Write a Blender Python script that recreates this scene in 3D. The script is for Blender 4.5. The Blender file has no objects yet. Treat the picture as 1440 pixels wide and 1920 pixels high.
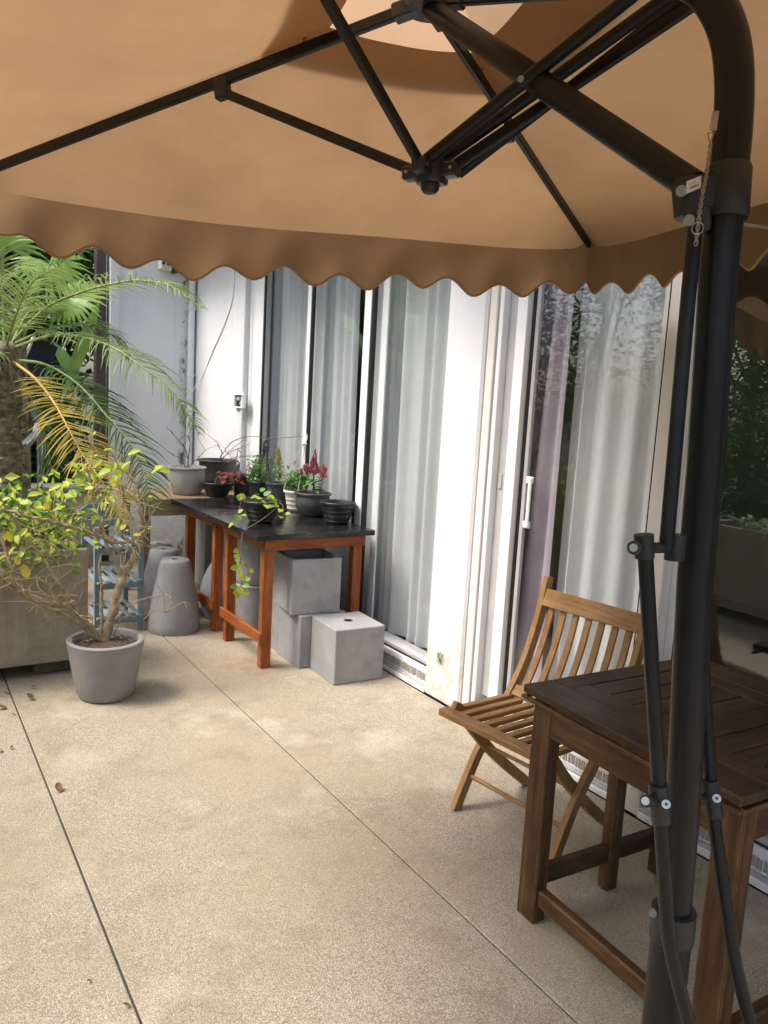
import bpy, math, random
import numpy as np
from mathutils import Vector, Matrix
random.seed(7); rng = np.random.default_rng(7)
R_ = math.radians
scene = bpy.context.scene
col = scene.collection

# ------------------------------------------------------------------ camera
F_, CX, CY, CAMH = 1442.0, 720.0, 960.0, 1.55
_vp = (-216.0 - CX, 706.0 - CY); _s = 0.056
_y0 = _vp[1] - _s * _vp[0]
_up = np.array([_s, -1.0, _y0 / F_]); _up /= np.linalg.norm(_up)
_Yw = np.array([_vp[0], _vp[1], F_]); _Yw /= np.linalg.norm(_Yw)
_Xw = np.cross(_Yw, _up); _Xw /= np.linalg.norm(_Xw)
RW = np.array([_Xw, _Yw, _up])
CAM = np.array([0, 0, CAMH])
cam_d = bpy.data.cameras.new('camera'); cam = bpy.data.objects.new('camera', cam_d); col.objects.link(cam)
cam_d.sensor_fit = 'VERTICAL'; cam_d.sensor_height = 24.0; cam_d.sensor_width = 18.0
cam_d.lens = F_ / 1920.0 * 24.0; cam_d.clip_start = 0.02; cam_d.clip_end = 600
_m = np.eye(4); _m[:3, 0] = RW[:, 0]; _m[:3, 1] = -RW[:, 1]; _m[:3, 2] = -RW[:, 2]; _m[:3, 3] = CAM
cam.matrix_world = Matrix(_m.tolist())
scene.camera = cam

def ray(px, py): return RW @ np.array([px - CX, py - CY, F_])
def onz(px, py, z=0.0):
    d = ray(px, py); return Vector(CAM + d * ((z - CAMH) / d[2]))
def onx(px, py, x):
    d = ray(px, py); return Vector(CAM + d * (x / d[0]))
def ony(px, py, y):
    d = ray(px, py); return Vector(CAM + d * (y / d[1]))
def dep(px, py, d):
    return Vector(CAM + RW @ (np.array([px - CX, py - CY, F_]) / F_ * d))

# ------------------------------------------------------------------ light
SUN_EL, SUN_AZ = 55.0, -74.0           # azimuth from +Y towards +X
world = bpy.data.worlds.new('World'); scene.world = world; world.use_nodes = True
wn = world.node_tree; bg = wn.nodes['Background']
sky = wn.nodes.new('ShaderNodeTexSky'); sky.sky_type = 'NISHITA'; sky.sun_disc = False
sky.sun_elevation = R_(SUN_EL); sky.sun_rotation = R_(SUN_AZ)
sky.air_density = 1.0; sky.dust_density = 4.0; sky.ozone_density = 1.0
wn.links.new(sky.outputs[0], bg.inputs[0]); bg.inputs[1].default_value = 0.15
sl = bpy.data.lights.new('sun', 'SUN'); sun = bpy.data.objects.new('sun', sl); col.objects.link(sun)
sl.energy = 1.75; sl.angle = R_(22); sl.color = (1.0, 0.95, 0.87)
_sd = Vector((math.sin(R_(SUN_AZ)) * math.cos(R_(SUN_EL)), math.cos(R_(SUN_AZ)) * math.cos(R_(SUN_EL)), math.sin(R_(SUN_EL))))
sun.rotation_euler = _sd.to_track_quat('Z', 'Y').to_euler()
sun.location = (-5, 0, 8)
scene.view_settings.view_transform = 'Standard'; scene.view_settings.look = 'None'
scene.view_settings.gamma = 1.0; scene.view_settings.use_curve_mapping = False
scene.view_settings.exposure = 1.2
try:
    scene.cycles.max_bounces = 10; scene.cycles.transparent_max_bounces = 16
    scene.cycles.use_denoising = True
    scene.cycles.sample_clamp_indirect = 6.0
except Exception: pass

# ------------------------------------------------------------------ materials
class NT:
    def __init__(s, name):
        s.m = bpy.data.materials.new(name); s.m.use_nodes = True
        s.t = s.m.node_tree; s.p = s.t.nodes['Principled BSDF']; s.out = s.t.nodes['Material Output']
    def n(s, typ, **kw):
        x = s.t.nodes.new(typ)
        for k, v in kw.items():
            if k.startswith('i_'): x.inputs[k[2:].replace('_', ' ')].default_value = v
            else: setattr(x, k, v)
        return x
    def l(s, a, b): s.t.links.new(a, b)
    def pos(s, scale=(1, 1, 1), obj=False, off=(0, 0, 0)):
        if obj: src = s.n('ShaderNodeTexCoord').outputs['Object']
        else: src = s.n('ShaderNodeNewGeometry').outputs['Position']
        mp = s.n('ShaderNodeMapping'); mp.inputs['Scale'].default_value = scale; mp.inputs['Location'].default_value = off
        s.l(src, mp.inputs['Vector']); return mp.outputs[0]
    def noise(s, vec, scale, detail=4, rough=.6):
        x = s.n('ShaderNodeTexNoise'); x.inputs['Scale'].default_value = scale
        x.inputs['Detail'].default_value = detail; x.inputs['Roughness'].default_value = rough
        s.l(vec, x.inputs['Vector']); return x.outputs['Fac']
    def ramp(s, fac, stops):
        r = s.n('ShaderNodeValToRGB'); cr = r.color_ramp
        while len(cr.elements) < len(stops): cr.elements.new(.5)
        for e, (p, c) in zip(cr.elements, stops):
            e.position = p; e.color = (c[0], c[1], c[2], 1) if hasattr(c, '__len__') else (c, c, c, 1)
        s.l(fac, r.inputs[0]); return r.outputs[0]
    def mix(s, fac, a, b, mode='MIX'):
        x = s.n('ShaderNodeMix', data_type='RGBA', blend_type=mode)
        for sock, v in ((x.inputs[0], fac), (x.inputs[6], a), (x.inputs[7], b)):
            if isinstance(v, (int, float)): sock.default_value = v
            elif isinstance(v, tuple): sock.default_value = (*v[:3], 1)
            else: s.l(v, sock)
        return x.outputs[2]
    def math(s, op, a, b=0.0):
        x = s.n('ShaderNodeMath', operation=op)
        for sock, v in ((x.inputs[0], a), (x.inputs[1], b)):
            if isinstance(v, (int, float)): sock.default_value = v
            else: s.l(v, sock)
        return x.outputs[0]
    def bump(s, h, strength=.3, dist=.01):
        b = s.n('ShaderNodeBump'); b.inputs['Strength'].default_value = strength; b.inputs['Distance'].default_value = dist
        s.l(h, b.inputs['Height']); s.l(b.outputs[0], s.p.inputs['Normal']); return b
    def color(s, c):
        if isinstance(c, tuple): s.p.inputs['Base Color'].default_value = (*c, 1)
        else: s.l(c, s.p.inputs['Base Color'])
    def rough(s, r):
        if isinstance(r, (int, float)): s.p.inputs['Roughness'].default_value = r
        else: s.l(r, s.p.inputs['Roughness'])
    def edge(s, rad=.006, lo=.02, hi=.25):
        """mask of real edges (for wear)"""
        bv = s.n('ShaderNodeBevel', samples=4); bv.inputs['Radius'].default_value = rad
        g = s.n('ShaderNodeNewGeometry'); d = s.n('ShaderNodeVectorMath', operation='DOT_PRODUCT')
        s.l(bv.outputs[0], d.inputs[0]); s.l(g.outputs['Normal'], d.inputs[1])
        x = s.math('SUBTRACT', 1.0, d.outputs['Value'])
        return s.ramp(x, [(lo, 0.0), (hi, 1.0)])

def m_simple(name, c1, c2, scale=8, rough=.7, bump=.15, bscale=60, metal=0, spec=.5):
    t = NT(name); v = t.pos()
    n = t.noise(v, scale, 5, .65)
    t.color(t.ramp(n, [(.3, c1), (.7, c2)])); t.rough(rough)
    t.p.inputs['Metallic'].default_value = metal; t.p.inputs['Specular IOR Level'].default_value = spec
    if bump: t.bump(t.noise(v, bscale, 4), bump, .004)
    return t.m

def m_wood(name, dark, mid, light, axis, rough=.55, wear=None, stretch=14, scale=5, wearrad=.004):
    t = NT(name); sc = [stretch, stretch, stretch]; sc['xyz'.index(axis)] = 1.0
    v = t.pos(tuple(sc)); v1 = t.pos()
    n = t.noise(v, scale, 6, .65); big = t.noise(v1, 4.5, 3)
    c = t.ramp(n, [(.25, dark), (.5, mid), (.75, light)])
    c = t.mix(t.ramp(big, [(.35, .0), (.7, .55)]), c, dark)
    if wear:
        e = t.edge(wearrad, .03, .3); e2 = t.math('MULTIPLY', e, t.ramp(t.noise(v1, 25, 4), [(.4, .15), (.6, 1.0)]))
        c = t.mix(e2, c, wear)
    t.color(c); t.rough(t.ramp(big, [(.3, rough - .08), (.7, rough + .12)]))
    t.bump(n, .22, .002); t.p.inputs['Specular IOR Level'].default_value = .28; return t.m

def m_concrete(name, c1, c2, stain=None, rough=.8, streak=None):
    t = NT(name); v = t.pos()
    big = t.noise(v, 5, 5, .6); fine = t.noise(v, 90, 4, .7); mid = t.noise(v, 22, 4)
    c = t.ramp(big, [(.3, c1), (.7, c2)])
    c = t.mix(.10, c, t.ramp(fine, [(.3, .2), (.7, .5)]), 'OVERLAY'); c = t.mix(t.ramp(t.noise(t.pos(off=(5, 2, 9)), 2.6, 4, .55), [(.4, 0.0), (.7, .5)]), c, (c1[0] * .72, c1[1] * .72, c1[2] * .74))
    if stain:
        c = t.mix(t.ramp(t.noise(v, 7, 6, .75), [(.5, 0.0), (.72, .8)]), c, stain)
    if streak:
        sv = t.pos((9, 9, .5)); c = t.mix(t.ramp(t.noise(sv, 1.6, 5, .7), [(.48, 0.0), (.75, .75)]), c, streak)
    # small pits
    vo = t.n('ShaderNodeTexVoronoi'); vo.inputs['Scale'].default_value = 45; t.l(v, vo.inputs['Vector'])
    pit = t.ramp(vo.outputs['Distance'], [(.05, 0.0), (.14, 1.0)])
    msk = t.ramp(t.noise(v, 13, 2), [(.56, 1.0), (.62, 0.0)])
    pit2 = t.math('MAXIMUM', pit, msk)
    c = t.mix(t.math('SUBTRACT', 1.0, pit2), c, (c1[0] * .45, c1[1] * .45, c1[2] * .45))
    t.color(c); t.rough(rough)
    h = t.math('ADD', t.math('MULTIPLY', mid, .25), t.math('ADD', t.math('MULTIPLY', fine, .25), t.math('MULTIPLY', pit2, .6)))
    t.bump(h, .18, .006); t.p.inputs['Specular IOR Level'].default_value = .3
    return t.m

def m_leaf(name, c1, c2, scale=9, trans=.35, rough=.45, c3=None):
    t = NT(name); v = t.pos()
    n = t.noise(v, scale, 3)
    oi = t.n('ShaderNodeObjectInfo')
    stops = [(.3, c1), (.6, c2)] + ([(.75, c3)] if c3 else [])
    c = t.ramp(n, stops)
    c = t.mix(t.math('MULTIPLY', oi.outputs['Random'], .5), c, tuple(min(1, x * 1.5) for x in c2))
    t.color(c); t.rough(rough)
    tr = t.n('ShaderNodeBsdfTranslucent'); t.l(c, tr.inputs['Color'])
    mx = t.n('ShaderNodeMixShader'); mx.inputs[0].default_value = trans
    t.l(t.p.outputs[0], mx.inputs[1]); t.l(tr.outputs[0], mx.inputs[2]); t.l(mx.outputs[0], t.out.inputs['Surface'])
    return t.m

def m_cloth(name, c1, c2, trans=.4, scale=(3, 3, 3), weave=700, transp=0.0, wr=0.0):
    t = NT(name); v = t.pos(scale); v1 = t.pos()
    c = t.ramp(t.noise(v, 2.0, 5, .6), [(.3, c1), (.7, c2)])
    t.color(c); t.rough(.9); t.p.inputs['Specular IOR Level'].default_value = .15
    h = t.math('ADD', t.noise(v1, 9, 4), t.math('MULTIPLY', t.noise(v1, weave, 2), .25))
    if wr:   # creases: thin ridges of two warped noises
        for off, sc in (((0, 0, 0), 2.2), ((7, 3, 5), 5.0)):
            rn = t.noise(t.pos(off=off), sc, 3, .5); rd = t.math('SUBTRACT', 1.0, t.math('ABSOLUTE', t.math('MULTIPLY', t.math('SUBTRACT', rn, .5), 14.0)))
            h = t.math('ADD', h, t.math('MULTIPLY', t.math('MAXIMUM', rd, 0.0), .8 * wr))
    t.bump(h, .25 + .12 * wr, .012 + .006 * wr)
    tr = t.n('ShaderNodeBsdfTranslucent'); t.l(c, tr.inputs['Color'])
    mx = t.n('ShaderNodeMixShader'); mx.inputs[0].default_value = trans
    t.l(t.p.outputs[0], mx.inputs[1]); t.l(tr.outputs[0], mx.inputs[2])
    last = mx.outputs[0]
    if transp:
        tp = t.n('ShaderNodeBsdfTransparent'); m2 = t.n('ShaderNodeMixShader'); m2.inputs[0].default_value = transp
        t.l(last, m2.inputs[1]); t.l(tp.outputs[0], m2.inputs[2]); last = m2.outputs[0]
    t.l(last, t.out.inputs['Surface']); return t.m

def m_glass(name, tint=(.98, .985, .99), r0=.043):
    t = NT(name)
    tp = t.n('ShaderNodeBsdfTransparent'); tp.inputs[0].default_value = (*tint, 1)
    gl = t.n('ShaderNodeBsdfGlossy'); gl.inputs['Roughness'].default_value = .003; gl.inputs['Color'].default_value = (.96, .98, 1, 1)
    g = t.n('ShaderNodeNewGeometry'); d = t.n('ShaderNodeVectorMath', operation='DOT_PRODUCT')   # Schlick, same on both faces of the pane
    t.l(g.outputs['Normal'], d.inputs[0]); t.l(g.outputs['Incoming'], d.inputs[1])
    c1 = t.math('SUBTRACT', 1.0, t.math('ABSOLUTE', d.outputs['Value'])); fr = t.math('ADD', r0, t.math('MULTIPLY', 1.0 - r0, t.math('POWER', c1, 5.0)))
    mx = t.n('ShaderNodeMixShader'); t.l(fr, mx.inputs[0]); t.l(tp.outputs[0], mx.inputs[1]); t.l(gl.outputs[0], mx.inputs[2])
    t.l(mx.outputs[0], t.out.inputs['Surface']); return t.m

def m_floor():
    t = NT('exposed_aggregate'); v = t.pos()
    vo = t.n('ShaderNodeTexVoronoi'); vo.inputs['Scale'].default_value = 290; vo.inputs['Randomness'].default_value = 1; t.l(v, vo.inputs['Vector'])
    vd = vo.outputs['Distance']
    cellc = t.n('ShaderNodeSeparateColor'); t.l(vo.outputs['Color'], cellc.inputs[0])
    peb = t.ramp(cellc.outputs[0], [(.0, (.29, .245, .185)), (.3, (.43, .375, .29)), (.7, (.505, .445, .35)), (1.0, (.63, .575, .475))])
    gap = t.ramp(vd, [(.35, 0.0), (.7, 1.0)])
    c = t.mix(gap, peb, (.24, .205, .16))
    big = t.noise(v, 1.1, 6, .62); mid = t.noise(v, 4.2, 6, .7)
    c = t.mix(t.ramp(big, [(.42, 0.0), (.62, .55)]), c, (.36, .295, .19), 'MIX')
    c = t.mix(t.ramp(mid, [(.50, 0.0), (.72, .6)]), c, (.22, .18, .13), 'MIX')
    c = t.mix(t.ramp(t.noise(t.pos(off=(3.1, 7.7, 0)), 2.3, 5, .6), [(.55, 0.0), (.72, .4)]), c, (.62, .56, .47), 'MIX')
    # rust-coloured bleed from the stained table legs
    for (sx, sy, r) in ((1.80, 3.93, .20), (1.82, 4.52, .16), (1.80, 4.70, .17), (1.66, 4.1, .2)):
        d = t.n('ShaderNodeVectorMath', operation='DISTANCE'); t.l(t.pos(), d.inputs[0]); d.inputs[1].default_value = (sx, sy, 0)
        k = t.math('MULTIPLY', t.ramp(d.outputs['Value'], [(0.0, 1.0), (r, 0.0)]), t.ramp(t.noise(v, 11, 5, .7), [(.42, 0.0), (.62, .6)]))
        c = t.mix(k, c, (.30, .11, .04))
    t.color(c); t.rough(.85); t.p.inputs['Specular IOR Level'].default_value = .25
    h = t.math('ADD', t.math('MULTIPLY', t.math('SUBTRACT', 1.0, vd), .7), t.math('MULTIPLY', cellc.outputs[1], .3))
    t.bump(h, .55, .004); return t.m

def m_plaster():
    t = NT('white_plaster'); v = t.pos()
    c = t.ramp(t.noise(v, 1.3, 5, .6), [(.3, (.66, .665, .69)), (.7, (.74, .745, .765))])
    # greenish-brown weathering rising from the ground, with ragged outline
    g = t.n('ShaderNodeNewGeometry'); sp = t.n('ShaderNodeSeparateXYZ'); t.l(g.outputs['Position'], sp.inputs[0])
    low = t.ramp(t.math('ADD', sp.outputs[2], t.math('MULTIPLY', t.noise(v, 5, 5), .7)), [(.35, 1.0), (.95, 0.0)])
    blot = t.ramp(t.noise(v, 9, 6, .75), [(.36, 0.0), (.66, .85)])
    c = t.mix(t.math('MULTIPLY', low, blot), c, (.42, .37, .24))
    sv = t.pos((16, 16, .8)); c = t.mix(t.ramp(t.noise(sv, 1.2, 5, .7), [(.58, 0.0), (.8, .3)]), c, (.5, .47, .40))
    # mould specks
    c = t.mix(t.math('MULTIPLY', t.ramp(t.noise(v, 38, 4, .8), [(.66, 0.0), (.72, .8)]), t.ramp(t.noise(v, 2.1, 2), [(.55, 0.0), (.68, 1.0)])), c, (.12, .12, .09))
    dx = t.math('ABSOLUTE', t.math('SUBTRACT', sp.outputs[0], 2.335)); near = t.ramp(dx, [(.0, 1.0), (.05, 0.0)])
    inny = t.math('GREATER_THAN', sp.outputs[1], 7.0)
    mo = t.math('MULTIPLY', t.math('MULTIPLY', near, inny), t.ramp(t.noise(t.pos((1, 1, .45)), 13, 6, .75), [(.50, 0.0), (.58, 1.0)]))
    c = t.mix(mo, c, (.05, .055, .04))
    run = t.ramp(t.noise(t.pos((22, 22, .55)), 1.0, 6, .75), [(.6, 0.0), (.72, .45)]); hi = t.ramp(sp.outputs[2], [(.25, 0.0), (.9, 1.0)])
    c = t.mix(t.math('MULTIPLY', run, hi), c, (.45, .43, .38))
    t.color(c); t.rough(.85); t.p.inputs['Specular IOR Level'].default_value = .25
    t.bump(t.math('ADD', t.noise(v, 14, 5, .6), t.math('MULTIPLY', t.noise(v, 80, 3), .3)), .16, .012); return t.m

M = {}
M['floor'] = m_floor()
M['seam'] = m_simple('joint_sealant', (.03, .03, .03), (.07, .065, .06), 20, .9)
M['soil'] = m_simple('soil', (.06, .035, .02), (.20, .12, .07), 55, .95, .9, 120)
M['ground'] = m_simple('garden_ground', (.035, .045, .015), (.10, .075, .04), 2, .95, .5, 20)
M['plaster'] = m_plaster()
M['trim'] = m_simple('cream_reveal', (.68, .645, .60), (.76, .73, .69), 3, .8, .1)
M['upvc'] = m_simple('white_aluminium', (.78, .79, .80), (.84, .85, .86), 3, .35, .02, 40)
M['rail_grey'] = m_simple('grey_track', (.36, .36, .37), (.46, .46, .47), 6, .45, .03)
M['gasket'] = m_simple('black_gasket', (.006, .006, .007), (.015, .015, .016), 8, .5, 0)
M['glass'] = m_glass('window_glass', r0=.05); M['glass_film'] = m_glass('reflective_window_glass', (.80, .83, .81), .105)
M['sheer'] = m_cloth('sheer_curtain', (.71, .735, .745), (.79, .815, .82), .30, (2, 8, .4), 900, .03)
M['mauve'] = m_cloth('mauve_curtain', (.47, .42, .50), (.55, .49, .57), .25, (2, 8, .4), 900)
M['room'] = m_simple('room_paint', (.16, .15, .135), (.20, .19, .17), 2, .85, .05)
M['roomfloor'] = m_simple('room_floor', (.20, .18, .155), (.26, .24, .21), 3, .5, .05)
M['roof'] = m_simple('roof_slab', (.5, .5, .5), (.6, .6, .6), 3, .9, .1)
M['conc'] = m_concrete('grey_concrete', (.285, .288, .293), (.375, .378, .38), stain=(.215, .212, .205), streak=(.33, .33, .325))
M['conc2'] = m_concrete('warm_grey_concrete', (.235, .23, .225), (.31, .305, .30), stain=(.30, .25, .20))
M['planter'] = m_concrete('stained_planter', (.33, .29, .215), (.46, .41, .31), stain=(.20, .165, .10), streak=(.27, .15, .08))
M['oldwall'] = m_concrete('old_wall', (.34, .31, .26), (.50, .46, .40), stain=(.07, .065, .05))
M['orange'] = {a: m_wood('orange_stained_wood_' + a, (.13, .028, .008), (.34, .095, .024), (.46, .15, .045), a, .38, None, 12, 4) for a in 'xyz'}
M['blacktop'] = None
t = NT('black_painted_top'); v = t.pos()
n1 = t.noise(v, 6, 6, .7)
dust = t.math('MULTIPLY', t.ramp(t.noise(t.pos((1.0, 2.6, 1)), 16, 6, .75), [(.56, 0.0), (.66, 1.0)]), t.ramp(t.noise(v, 3.1, 3), [(.5, 0.0), (.6, 1.0)]))
t.color(t.mix(t.math('MULTIPLY', dust, .45), t.ramp(n1, [(.3, (.006, .006, .007)), (.75, (.02, .02, .022))]), (.30, .24, .17)))
t.rough(t.ramp(n1, [(.3, .06), (.7, .26)])); t.bump(n1, .05, .003); M['blacktop'] = t.m
M['brown'] = {a: m_wood('dark_brown_wood_' + a, (.020, .011, .006), (.060, .031, .015), (.13, .068, .030), a, .5, (.17, .095, .042), 14, 4, .0035) for a in 'xyz'}
M['brownleg'] = {a: m_wood('brown_wood_' + a, (.026, .012, .006), (.095, .045, .017), (.20, .10, .037), a, .5, (.36, .20, .08), 14, 4, .003) for a in 'xyz'}
M['teak'] = {a: m_wood('teak_' + a, (.20, .10, .035), (.38, .215, .085), (.47, .28, .12), a, .5, None, 16, 4) for a in 'xyz'}
M['pine'] = {a: m_wood('weathered_plank_' + a, (.20, .13, .075), (.36, .25, .15), (.46, .34, .22), a, .75, None, 12, 4) for a in 'xyz'}
M['blue'] = {a: m_wood('worn_blue_paint_' + a, (.12, .17, .20), (.23, .31, .355), (.37, .44, .47), a, .6, (.42, .45, .43), 10, 5, .003) for a in 'xyz'}
M['pipe'] = m_simple('white_pvc', (.74, .75, .78), (.80, .81, .83), 4, .35, .02)
M['black_metal'] = m_simple('black_powder_coat', (.006, .007, .009), (.012, .013, .016), 30, .34, .10, 350, 0, .32)
M['dark_tube'] = m_simple('dark_brown_powder_coat', (.006, .006, .0065), (.012, .0115, .012), 20, .42, .05, 200, 0, .35)
M['black_plastic'] = m_simple('black_plastic', (.012, .012, .013), (.028, .028, .029), 25, .42, .06, 120)
M['dark_plastic'] = m_simple('dark_grey_plastic', (.035, .036, .038), (.075, .075, .078), 14, .5, .05, 120)
M['grey_plastic'] = m_simple('grey_plastic', (.33, .33, .31), (.44, .43, .40), 6, .6, .06, 100)
M['cream_plastic'] = m_simple('cream_plastic', (.55, .53, .44), (.68, .66, .57), 10, .5, .05)
M['steel'] = m_simple('steel', (.34, .34, .33), (.50, .50, .48), 40, .34, .03, 100, 1.0)
M['paper'] = m_simple('paper_label', (.72, .70, .66), (.80, .78, .74), 20, .6, 0)
M['ink'] = m_simple('ink', (.06, .06, .06), (.12, .12, .12), 20, .6, 0)
M['canopy'] = m_cloth('tan_canopy', (.262, .158, .080), (.325, .20, .105), .50, (1.6, 1.6, 1.6), 1100, wr=1.0)
M['cap'] = m_cloth('lit_canopy', (.46, .30, .18), (.52, .35, .22), .62, (1.6, 1.6, 1.6), 1100, wr=.6)  # lighter copy of the canopy tan, the vent's brightness put into the colour
M['piping'] = m_cloth('tan_piping', (.38, .26, .14), (.46, .32, .18), .1)
M['bark'] = m_simple('shrub_bark', (.17, .12, .06), (.42, .34, .20), 40, .85, .6, 120)
M['twig'] = m_simple('dry_twig', (.20, .14, .07), (.42, .33, .19), 30, .85, .2)
M['dead_twig'] = m_simple('dead_twig', (.10, .065, .045), (.20, .14, .10), 30, .85, .2)
M['leaf_yg'] = m_leaf('yellow_green_leaf', (.30, .42, .04), (.48, .56, .07), 20, .5)
M['leaf_y'] = m_leaf('yellow_leaf', (.62, .48, .03), (.72, .58, .06), 20, .5)
M['leaf_g'] = m_leaf('green_leaf', (.07, .18, .03), (.16, .32, .06), 14, .35, c3=(.24, .40, .10))
M['leaf_mid'] = m_leaf('mid_green_leaf', (.05, .12, .025), (.11, .22, .05), 6, .3)
M['leaf_dark'] = m_leaf('dark_green_leaf', (.018, .045, .012), (.05, .11, .03), 3, .25, .4)
M['palm'] = m_leaf('palm_green', (.13, .19, .05), (.24, .32, .10), 5, .38, .4, (.36, .42, .15))
M['palm_dark'] = m_leaf('palm_dark_green', (.035, .09, .022), (.09, .17, .045), 5, .3, .4)
M['palm_yellow'] = m_leaf('palm_yellow', (.44, .30, .04), (.54, .44, .09), 14, .4, .5, (.32, .38, .09))
M['palm_light'] = m_leaf('fan_palm_light', (.15, .28, .05), (.28, .43, .09), 5, .40, .4)
M['palm_bark'] = m_simple('palm_bark', (.03, .026, .018), (.34, .29, .17), 22, .95, 1.0, 60)
M['rachis_y'] = m_simple('frond_stalk_yellow', (.42, .26, .05), (.56, .38, .10), 9, .6, .05)
M['rachis'] = m_simple('frond_stalk', (.16, .22, .06), (.30, .34, .12), 9, .6, .05)
M['red_flower'] = m_leaf('crimson_flower', (.22, .028, .05), (.34, .075, .10), 40, .25, .8)
M['yellow_flower'] = m_leaf('pale_yellow_flower', (.42, .36, .09), (.55, .50, .17), 40, .3, .8)
M['pink_flower'] = m_leaf('pink_flower', (.55, .12, .28), (.75, .45, .60), 90, .3, .7)
M['coleus'] = m_leaf('coleus_leaf', (.12, .015, .012), (.22, .035, .025), 70, .3, .5, (.38, .34, .06))
M['dead_leaf'] = m_leaf('brown_dead_leaf', (.07, .04, .02), (.16, .095, .045), 40, .1, .85)
M['strap'] = m_leaf('spider_plant_leaf', (.10, .19, .06), (.30, .40, .18), 12, .3, .4)
M['post'] = m_simple('dark_purple_post', (.045, .030, .034), (.075, .052, .055), 5, .6, .1)
M['panel'] = m_simple('solar_panel', (.008, .010, .018), (.02, .024, .035), 20, .2, 0)
M['lamp_grey'] = m_simple('lamp_grey_metal', (.16, .17, .18), (.26, .27, .28), 10, .45, .03, 60, .5)
M['brickdark'] = m_simple('dark_brick', (.05, .04, .032), (.12, .095, .07), 20, .95, .5)
M['vent'] = m_simple('dusty_vent', (.26, .235, .20), (.40, .37, .33), 60, .9, .1)
M['purple'] = m_simple('violet_plastic', (.20, .09, .42), (.30, .15, .55), 20, .5, 0)

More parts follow.
